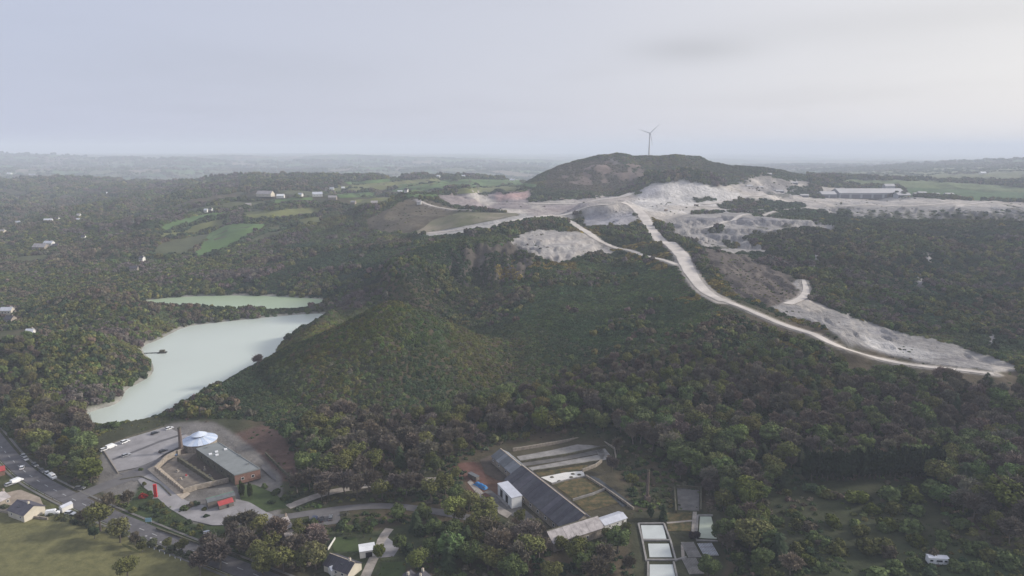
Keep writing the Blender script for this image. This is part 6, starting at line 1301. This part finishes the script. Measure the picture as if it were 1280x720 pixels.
# --- vehicles
def car(q, rz, col, label, kind='car', group=None, glass='glass'):
    m_ = M['carpaint_' + col]; L, Wd, Hh = {'car': (4.3, 1.8, 1.45), 'van': (5.2, 2.0, 2.1), 'suv': (4.6, 1.9, 1.7)}[kind]; r = empty({'car': 'parked_car', 'van': 'parked_van', 'suv': 'parked_car'}[kind], (q[0], q[1], q[2] if len(q) > 2 else .05), rz, label, 'van' if kind == 'van' else 'car', group)
    hl, hw = L / 2, Wd / 2; b = .32; belt = Hh * .58
    prof = [(-hl, b), (-hl * 1.0, belt * .95), (-hl * .93, belt), (hl * .45, belt), (hl * .93, belt * .82), (hl, belt * .62), (hl, b)]
    f = MB(); n_ = len(prof); V = [(x, -hw * (1 if .1 < abs(x) / hl < .98 else .93), z) for x, z in prof] + [(x, hw * (1 if abs(x) / hl < .98 else .93), z) for x, z in prof]
    f.add(V, [tuple(range(n_)), tuple(range(n_, 2 * n_))[::-1]] + [(i, i + n_, (i + 1) % n_ + n_, (i + 1) % n_) for i in range(n_)]); f.build('body', m_, r)
    x0, x1 = (-hl * .93, hl * (.42 if kind != 'van' else .62)); t0, t1 = x0 + (.35 if kind != 'van' else .06), x1 - (.75 if kind != 'van' else .5); zt = Hh - .05; iw = hw * .93; tw = hw * .78
    MB().add([(x0, -iw, belt), (x1, -iw, belt), (x1, iw, belt), (x0, iw, belt), (t0, -tw, zt), (t1, -tw, zt), (t1, tw, zt), (t0, tw, zt)], [(3, 2, 1, 0), (4, 5, 6, 7), (0, 1, 5, 4), (1, 2, 6, 5), (2, 3, 7, 6), (3, 0, 4, 7)]).build('window_band', M['glass'] if kind != 'van' else m_, r)
    MB().box(t0 - .05, t1 + .05, -tw - .02, tw + .02, zt + .002, Hh).build('roof', m_, r)
    if kind == 'van': MB().add([(x1 + .012, -iw * .85, belt + .1), (x1 + .012, iw * .85, belt + .1), (t1 + .03, tw * .85, zt - .12), (t1 + .03, -tw * .85, zt - .12)], [(0, 1, 2, 3)]).build('windscreen', M['glass'], r)
    for sx in (-.62, .6):
        for sy in (-1, 1):
            w_ = MB().cyl((0, 0), .33, .33, -.11, .11, 14).build('wheel', M['rubber'], r); w_.rotation_euler = (math.pi / 2, 0, 0); w_.location = (sx * hl, sy * (hw - .09), .33)
            h_ = MB().cyl((0, 0), .19, .19, -.12, .12, 10).build('rim', M['steel'], w_)
    for sy in (-.65, .65): MB().box(hl - .03, hl + .012, sy * hw - .16, sy * hw + .16, belt * .62, belt * .8).build('headlight', M['white'], r); MB().box(-hl - .012, -hl + .03, sy * hw - .13, sy * hw + .13, belt * .66, belt * .85).build('tail_light', M['red'], r)
    return r
for nm, c_, in (('white', (.75, .76, .77)), ('silver', (.38, .39, .41)), ('black', (.02, .02, .024)), ('navy', (.025, .035, .075)), ('grey', (.12, .125, .135)), ('blue', (.08, .16, .32))): M['carpaint_' + nm] = mat('car_paint_' + nm, c_, .28, spec=.5)
def dirn(x1, y1, x2, y2): a_, b_ = w2(x1, y1), w2(x2, y2); return math.atan2(b_[1] - a_[1], b_[0] - a_[0])
rd = dirn(32, 578, 66, 602)
for x, y, rz, c_, k_, lb in [
    (32,575,rd,'silver','car','silver car parked at the wood edge, farthest up the main road'), (29,581,rd,'white','suv','white car driving down the main road near the red-earth verge') if False else (30,571.5,rd,'silver','car','second silver car parked farthest up the main road'), (44,582.5,rd,'grey','car','lone grey car parked under the trees beside the main road'),
    (28,585.5,dirn(28,590,33,578),'white','car','white car turning out across the middle of the main road'), (53,590,rd,'grey','car','grey car parked just behind the white pair on the main road'), (60,593.5,rd,'white','car','white car parked directly behind the white van'), (66,597.5,rd,'white','van','white van parked on the wood side of the main road'),
    (131,563,dirn(128,563,140,559),'white','car','white car in the far left corner of the car park'), (139,560,dirn(133,562,146,557),'white','van','white van near the left end of the car park'), (156.5,553.5,dirn(150,556,164,550),'white','suv','white car beside the lake-side hedge of the car park'),
    (158,570,dirn(150,573,166,567),'silver','car','small silver car alone in the middle of the car park'), (194,542.5,dirn(188,545,200,540),'black','car','black car on the lake side of the car park'), (212,536.5,dirn(205,539,219,534),'white','car','white car at the far end of the car park'), (204,565,dirn(198,567,210,562),'black','car','black car on the strip left of the chimney'), (220,568,dirn(222,560,219,575),'blue','car','blue car tucked beside the foot of the tapered chimney'),
    (393,652,dirn(393,652,397,642),'navy','van','dark navy van parked left of the two dark cars on the drive'), (402,650.5,dirn(402,650,404,641),'black','car','black car between the navy van and the dark hatchback'), (413.5,648.5,dirn(413,650,414,641),'grey','car','dark car with pale bonnet, rightmost on the drive'),
    (21,603,dirn(12,607,26,601),'white','van','white van by the cottages left of the main road'), (13,606.5,dirn(6,609,20,604),'silver','car','silver car next to the cottage van'), (100,611.5,dirn(95,611,106,611),'grey','car','grey car under the trees by the side road'),
    (66,643,.3,'white','van','white van behind the meadow hedge'), (88,643,-.2,'white','car','white car right of the van behind the meadow hedge'), (467,606,dirn(461,607,475,604),'black','car','dark car on the stony path')]:
    car(w2(x, y, 0), rz, c_, lb, k_)
q = w2(83,637); gable('white_hut', 'narrow white hut between the two white vehicles by the junction', 'hut', (q[0] - 1, q[1] - 2), (q[0] + 1, q[1] + 2), 1.1, 2.0, 2.6, 'render', 'white_roof', over=.1)

# --- cottages and houses near the camera
gable('stone_cottage', 'cottage with pale stone-slate roof and big chimney below the forecourt', 'house', w2(341,652,7), w2(358,645,7), 4.0, 4.2, 7.0, 'stone', 'stone_roof', W2('l', [-2.5, 0, 2.5], 3.0) + W2('l', [-2, 2], 1.2), [(2.6, 0)], hw2=3.4, verge='stone_dark')
gable('cottage_porch', 'low lean-to with green-tinged roof in front of the stone cottage', 'lean-to', w2(355,664,3.2), w2(366,661,3.2), 2.2, 2.2, 3.2, 'stone', 'stone_roof', verge='green')
gable('slate_bungalow', 'dark slate bungalow with pale verge at the foot of the small lawn', 'house', w2(413,692,5), w2(443,703,5), 3.6, 2.7, 5.0, 'cream', 'slate', W2('l', [-3, 0, 3], 1.5, 1.1, 1.0), [(3.5, 0)], skyl=((1.5, .5),), verge='stone_pale')
gable('bungalow_porch', 'tiny white porch in front of the dark slate bungalow', 'porch', w2(412,709,3), w2(417,707,3), 1.3, 2.1, 3.0, 'render', 'white_roof', over=.1)
gable('white_garage', 'garage with flat-looking white roof beside the curved drive', 'garage', w2(449,684,3.3), w2(468,681,3.3), 2.4, 2.8, 3.3, 'render', 'white', (), over=.2, door=('l', .5, 2.4, 2.1, 'dark'))
gable('garden_shed', 'small white garden shed left of the lawn', 'shed', w2(388,692,2.6), w2(393,687,2.6), 1.3, 1.9, 2.6, 'render', 'white')
gable('white_gabled_house', 'white gabled house cut by the lower border, left of its twin', 'house', w2(507,724,5.8), w2(513,713,5.8), 2.5, 4.0, 5.8, 'render', 'slate', W2('a', [0], 3), [(0, 0)]); gable('white_gabled_house', 'white gabled house with taller chimney cut by the lower border', 'house', w2(524,724,6), w2(529,713,6), 2.5, 4.1, 6.0, 'render', 'slate', W2('a', [0], 3), [(-1, 0), (2, 0)])
gable('slate_house', 'roadside house with dark slate roof between terrace and meadow', 'house', w2(22,625,5.5), w2(42,632,5.5), 4.2, 3.2, 5.5, 'cream', 'slate2', W2('l', [-3, 3], 1.8), [(2, 0)], skyl=((-1, .5),)); gable('roadside_cottage', 'tan-roofed cottage at the left border beside the main road', 'house', w2(-14,622,5), w2(4,614,5), 3.6, 3.0, 5.0, 'stone', 'stone_roof', W2('l', [-2, 2], 1.6), [(3, 0)])
gable('brick_outbuilding', 'low reddish outbuilding at the left border above the cottages', 'outbuilding', w2(-8,586,3), w2(5,583,3), 2.8, 2.2, 3.2, 'brick', 'redroof')
wall_run([(410,688),(419,674)], 1.0, .25, 'render', 'white garden wall on the left of the small lawn', name='garden_wall')
wall_run([(150,600),(176,596),(200,606),(214,620)], .5, .4, 'stone_dark', 'low dark wall curving round the forecourt bank', name='garden_wall'); wall_run([(0,640),(30,646),(60,650)], 1.1, .5, 'stone', 'stone wall between the slate-roofed house and the meadow', name='garden_wall')
wall_run([(196,662),(240,678),(300,697)], .9, .5, 'stone_dark', 'dark hedge bank wall along the far side of the road', name='road_wall')
wall_run([(332,568),(352,588),(372,606)], 1.3, .6, 'stone_dark', 'wall edging the lane behind the museum hall', name='road_wall')
patch('lane', [(330,580),(345,596)], [(326,585),(345,602)], M['asphalt_pale'], 6, 3, .05, z=GZ)
# static caravan and tents at the lower right
q = hit_grid(1171, 704, Z); r = empty('caravan', (q[0], q[1], q[2]), -.12, 'white static caravan with dark windows in the right-hand clearing', 'caravan')
MB().box(-3.4, 3.4, -1.2, 1.2, .35, 2.6).build('body', M['white'], r); MB().add([(-3.5, -1.3, 2.6), (3.5, -1.3, 2.6), (3.5, 1.3, 2.6), (-3.5, 1.3, 2.6), (-3.4, 0, 2.9), (3.4, 0, 2.9)], [(0, 1, 5, 4), (2, 3, 4, 5), (1, 2, 5), (3, 0, 4), (3, 2, 1, 0)]).build('roof', M['white_roof'], r)
for x, w_ in ((-2.4, 1.2), (0.2, 2.2), (2.3, 1.2)): window(r, x, -1.2, 1.6, w_, .9, -math.pi / 2)
MB().box(-3, 3, -.9, .9, -.4, .35).build('chassis', M['dark'], r)
for i, (x, y) in enumerate(((1076,729),(1140,728))):
    q = hit_grid(x, y, Z); f = MB(); ks = 12; V = [(0, 0, 1.7)] + [(1.15 * math.cos(2 * math.pi * j / ks) * s_, 1.15 * math.sin(2 * math.pi * j / ks) * s_, z_) for s_, z_ in ((.45, 1.5), (.8, 1.05), (1, 0)) for j in range(ks)]
    Fc = [(0, 1 + j, 1 + (j + 1) % ks) for j in range(ks)] + [(1 + a_ * ks + j, 1 + (a_ + 1) * ks + j, 1 + (a_ + 1) * ks + (j + 1) % ks, 1 + a_ * ks + (j + 1) % ks) for a_ in (0, 1) for j in range(ks)]
    o = f.add(V, Fc).build('tent', M['white'], None, True); o.location = q; tag(o, ['white domed tent at the lower border, left one of two', 'white domed tent at the lower border, nearer the caravan'][i], 'tent')
# pump raft on the lake
q = w2(203,441,LAKE_Z); r = empty('pump_raft', (q[0], q[1], LAKE_Z), .15, 'dark pump raft with walkway reaching out from the lake bank', 'raft'); MB().box(-3, 3, -1.8, 1.8, -.1, .5).build('deck', M['dark'], r); MB().box(-1.6, 1.8, -1.2, 1.2, .5, 2.2).build('hut', M['stone_dark'], r); MB().box(-13, -3.05, -.4, .4, .1, .45).build('walkway', M['dark'], r)
for x in (-11, -7.5, -4): MB().cyl((x, 0), .6, .6, -.2, .3, 10).build('float', M['rubber'], r)

# --- wind turbine on the hill
q = hit_grid(811, 201, Z, 1350); tz = float(gz(q[0], 1605)); tx_ = ray(811, 201)[0] * 1605
r = empty('wind_turbine', (tx_, 1605, tz - 2), 0, 'single white three-bladed wind turbine on top of the heather hill', 'wind turbine'); hub = ppY(811.5, 167, 1605)[2] - tz + 2
prof_t = [(0, 2.3), (.3, 2.0), (.65, 1.65), (1, 1.25)]
f = MB()
for (a_, r0), (b_, r1) in zip(prof_t[:-1], prof_t[1:]): f.cyl((0, 0), r0, r1, hub * a_, hub * b_, 20, False)
f.build('tower', M['turbine'], r, True); n_ = MB(); n_.tube((0, -3.2, hub + .9), (0, 4.5, hub + .9), 1.7, 1.5, 12); n_.build('nacelle', M['turbine'], r)
hb = MB().tube((0, -5.4, hub + .9), (0, -3.2, hub + .9), .6, 1.5, 12).build('hub', M['turbine'], r)
for an in (45, 162, 283):
    a_ = math.radians(an); ux, uz = math.cos(a_), math.sin(a_); Lb = 29.0; V, Fc = [], []
    for t_, cw in ((0, .9), (.12, 1.9), (.3, 1.6), (.6, 1.0), (.9, .5), (1, .15)):
        for sx, sy in ((-.35, -.12), (.65, -.05), (.65, .05), (-.35, .12)): cx3 = sx * cw; V.append((ux * Lb * t_ - uz * cx3, -4.3 + sy * cw * 1.5, hub + .9 + uz * Lb * t_ + ux * cx3))
    for k_ in range(5):
        for j in range(4): Fc.append((k_ * 4 + j, k_ * 4 + (j + 1) % 4, k_ * 4 + 4 + (j + 1) % 4, k_ * 4 + 4 + j))
    MB().add(V, Fc).build('blade', M['turbine'], r)
# lattice mast far left of the hill
q = ppY(348, 217, 2290); zg = float(gz(q[0], 2290)); r = empty('radio_mast', (q[0], 2290, zg), .4, 'thin grey lattice mast on the far skyline ridge', 'mast'); Hm = ppY(348, 200, 2290)[2] - zg
for i, (sx, sy) in enumerate(((-1, -1), (1, -1), (1, 1), (-1, 1))): MB().tube((sx * 2.6, sy * 2.6, 0), (sx * .4, sy * .4, Hm), .35, .2, 4).build('leg', M['steel'], r)
f = MB()
for k_ in range(12):
    t0, t1 = k_ / 12, (k_ + 1) / 12; e0, e1 = 2.6 - 2.2 * t0, 2.6 - 2.2 * t1
    for (ax_, ay_), (bx_, by_) in (((-1, -1), (1, -1)), ((1, -1), (1, 1)), ((1, 1), (-1, 1)), ((-1, 1), (-1, -1))): f.tube((ax_ * e0, ay_ * e0, Hm * t0), (bx_ * e1, by_ * e1, Hm * t1), .12, k=3)
f.build('lattice', M['steel'], r)

# --- clay works on the plateau
def shed(px0, px1, py, Y, depth, ze, zr, label, wall='shed_wall', roof='shed_roof', bays=0, name='works_shed', cat='shed', tilt=0.0):
    a_, b_ = ppY(px0, py, Y), ppY(px1, py, Y + tilt); z = float(min(gz(a_[0], a_[1]), gz(b_[0], b_[1]))); r = gable(name, label, cat, a_, b_, depth / 2, ze, zr, wall, roof, zb=z, over=.5); L = math.hypot(a_[0] - b_[0], a_[1] - b_[1])
    for i in range(bays):
        x = -L / 2 + L * (i + .5) / bays; MB().box(x - L / bays * .4, x + L / bays * .4, -depth / 2 - .12, -depth / 2 + .02, .2, ze * .72).build('bay_shade', M['bay'], r)  # dark panel on the wall paints the shade inside an open bay
    return r
shed(1043, 1124, 246, 1440, 44, 11, 19, 'very long pale drying shed with dark bays on the clay plateau', bays=6, name='drying_shed', cat='building'); shed(1024, 1042, 245, 1430, 26, 8, 13, 'lower grey shed joined to the left end of the very long drying shed', bays=2); shed(1119, 1135, 250, 1392, 18, 7, 11, 'pale annexe at the right front of the very long drying shed', bays=2)
shed(1104, 1116, 240, 1470, 14, 20, 24, 'raised hopper house rising above the very long drying shed')
for x0, x1, y, Y_, lb in ((943,953,238,1420,'small grey plant building left on the clay plateau'), (969,979,241,1380,'small plant shed above the white haul road'), (932,939,244,1330,'tiny shed beside the clay heap foot'), (1000,1010,245,1370,'low plant shed between scrub and white road'), (958,963,232,1500,'plant hut high on the clay plateau'), (985,996,236,1480,'long low plant hut near the skyline'), (1146,1156,250,1380,'plant building right of the annexe'), (1164,1172,250,1380,'second plant building right of the annexe'), (1180,1190,250,1390,'rightmost plant building by the green field'), (1141,1145,251,1370,'dark little tank house beside the annexe')):
    shed(x0, x1, y, Y_, 9, 4.5, 6.5, lb, bays=1)
for i, (x, y, Y_) in enumerate(((885,246,1290),(903,242,1330),(870,262,1120),(1135,252,1360),(1198,252,1370),(1060,254,1330),(735,263,1110),(702,255,1220),(832,270,1010))):
    q = ppY(x, y, Y_); z = float(gz(q[0], q[1])); r = empty('dump_truck', (q[0], q[1], z + .2), i * 1.3, ['yellowish dump truck left of the plant hut', 'dump truck on the slope of the clay heap', 'dump truck at the hub of the haul roads', 'dump truck in front of the annexe', 'dump truck at the green field edge', 'dump truck before the long drying shed', 'dump truck on the haul road above the grey bench', 'dump truck near the turbine hill foot', 'dump truck at the top of the winding haul road'][i], 'truck')
    MB().box(-3.4, 1.6, -1.4, 1.4, 1.3, 1.6).build('chassis', M['dark'], r); MB().add([(-3.6, -1.5, 1.7), (1.2, -1.5, 1.7), (1.2, 1.5, 1.7), (-3.6, 1.5, 1.7), (-4.4, -1.7, 3.0), (1.7, -1.7, 3.3), (1.7, 1.7, 3.3), (-4.4, 1.7, 3.0)], [(3, 2, 1, 0), (0, 1, 5, 4), (1, 2, 6, 5), (2, 3, 7, 6), (3, 0, 4, 7), (4, 5, 6, 7)]).build('tipper_body', M['gold'], r); MB().box(1.8, 3.6, -1.3, 1.3, 1.0, 3.2).build('cab', M['gold'], r)
    for sx in (-2.4, -1, 2.6):
        for sy in (-1.3, 1.3): w_ = MB().cyl((0, 0), .75, .75, -.3, .3, 10).build('wheel', M['rubber'], r); w_.rotation_euler = (math.pi / 2, 0, 0); w_.location = (sx, sy, .75)
# --- farms and cottages out on the hills
FAR = [(52,313,17,'stone_roof','stone','large pale-roofed farmhouse among trees on the far left slope'),(62,308,11,'white_roof','render','white barn behind the large pale-roofed farmhouse'),(70,311,6,'slate','brick','short red-walled wing right of the pale-roofed farmhouse'),(138,244,8,'white','render','lone white house on the upper left hillside'),(61,279,9,'white_roof','render','long white-roofed cottage in the wooded left valley'),(72,277,5,'slate','render','small house right of the long white-roofed cottage'),(99,272,4,'stone_roof','render','upper of two tiny houses above each other in the left valley'),(98,278,4,'white_roof','render','lower of two tiny houses above each other in the left valley'),
 (23,281,5,'white_roof','render','small pale house near the left border woods'),(3,293,8,'stone_roof','cream','tan house at the left border woods'),(105,300,4,'slate','render','tiny white-walled house amid the left woods'),(178,327,4,'slate','render','white cottage at the wood edge under the dull field'),(168,340,9,'slate','stone','dark slate farm under the hill fields'),(258,266,4,'white_roof','render','left of two white cottages above the striped fields'),(264,265,4,'slate','render','right of two white cottages above the striped fields'),(311,259,6,'stone_roof','stone','stone barn by the pale upper field'),
 (332,246,20,'stone_roof','cream','long low tan farm range on the middle skyline'),(351,248,9,'white','render','bright white barn right of the long tan farm range'),(376,246,5,'white_roof','render','small white house between the farm range and the sheds'),(397,246,12,'white_roof','render','long pale shed right of the small white house'),(416,250,10,'stone_roof','stone','stone farm with pale roof below the long pale shed'),(429,237,4,'white','render','white cottage on the upper pasture'),(406,239,6,'slate','render','left pasture house with dark roof'),(415,238,5,'white_roof','render','pasture house between the dark-roofed house and white cottage'),
 (500,242,6,'white','render','white farmhouse in the hollow behind the spoil bench'),(508,241,4,'slate','render','dark barn beside the hollow farmhouse'),(468,257,8,'stone_roof','stone','stone ruin above the brown spoil slope'),(442,256,6,'stone_roof','stone','small stone house left of the stone ruin'),(524,256,5,'stone_roof','render','pale hut near the thin white track'),(548,222,4,'white','render','tiny white house on the skyline fields'),(579,222,5,'white_roof','render','white farmhouse beside the skyline tree'),(588,221,10,'slate','stone_dark','long dark farm building on the skyline'),(610,222,4,'white','render','small white skyline cottage right of the dark farm'),(630,221,8,'slate','stone_dark','dark farm buildings near the foot of the turbine hill'),
 (640,227,6,'white_roof','render','pale barn at the left foot of the turbine hill'),(1228,218,7,'white','render','white farmhouse in the hazy fields at the right'),(10,394,13,'white_roof','cream','long pale-roofed house at the left border above the lake'),(14,405,10,'slate','stone','slate-roofed house just below the long pale-roofed house'),(39,422,5,'white_roof','render','pale roofed hut in the trees left of the lake'),(12,218,6,'white','render','white house on the far misty left ridge'),(40,220,10,'white_roof','render','long white farm on the far misty left ridge')]
for (x, y, w_, rf, wl, lb) in FAR:
    q = hit_grid(x, y, Z, 350); sc_ = q[1] / 853; L = max(5.0, w_ * sc_); hw_ = min(7, max(3.2, L * .28)); a_ = random.uniform(-.3, .3); big = L > 22
    z = float(gz(q[0], q[1])); hh = 3.5 + min(3, L * .06)
    gable('farmhouse' if not big else 'farm_range', lb, 'farm building' if ('barn' in lb or 'farm' in lb or 'shed' in lb) else 'house', (q[0] - L / 2 * math.cos(a_), q[1] - L / 2 * math.sin(a_)), (q[0] + L / 2 * math.cos(a_), q[1] + L / 2 * math.sin(a_)), hw_, hh, hh + hw_ * .75, wl, rf, W2('l', [-L * .28, 0, L * .28], 2.2, 1.2, 1.3), [(L * .35, 0)] if L < 24 else (), zb=z + 1.0)

# ------------------------------------------------------------------ haze
hm = bpy.data.materials.new('haze_air'); hm.use_nodes = True; nt = hm.node_tree; nt.nodes.clear()
pv = nt.nodes.new('ShaderNodeVolumePrincipled'); pv.inputs['Color'].default_value = (0.80, 0.87, 1.0, 1); pv.inputs['Density'].default_value = 1.6e-4; pv.inputs['Anisotropy'].default_value = 0.0
mo = nt.nodes.new('ShaderNodeOutputMaterial'); nt.links.new(pv.outputs[0], mo.inputs['Volume'])
hx, hy0, hy1, hz0, hz1 = 25000.0, -700.0, 25500.0, float(Z.min()) - 2.0, 232.0
hv = [(x, y, z) for z in (hz0, hz1) for y in (hy0, hy1) for x in (-hx, hx)]
hf = [(0, 2, 3, 1), (4, 5, 7, 6), (0, 1, 5, 4), (2, 6, 7, 3), (0, 4, 6, 2), (1, 3, 7, 5)]
h = mesh_from('haze', hv, hf, hm); tag(h, 'pale blue haze over the whole valley', kind='stuff')
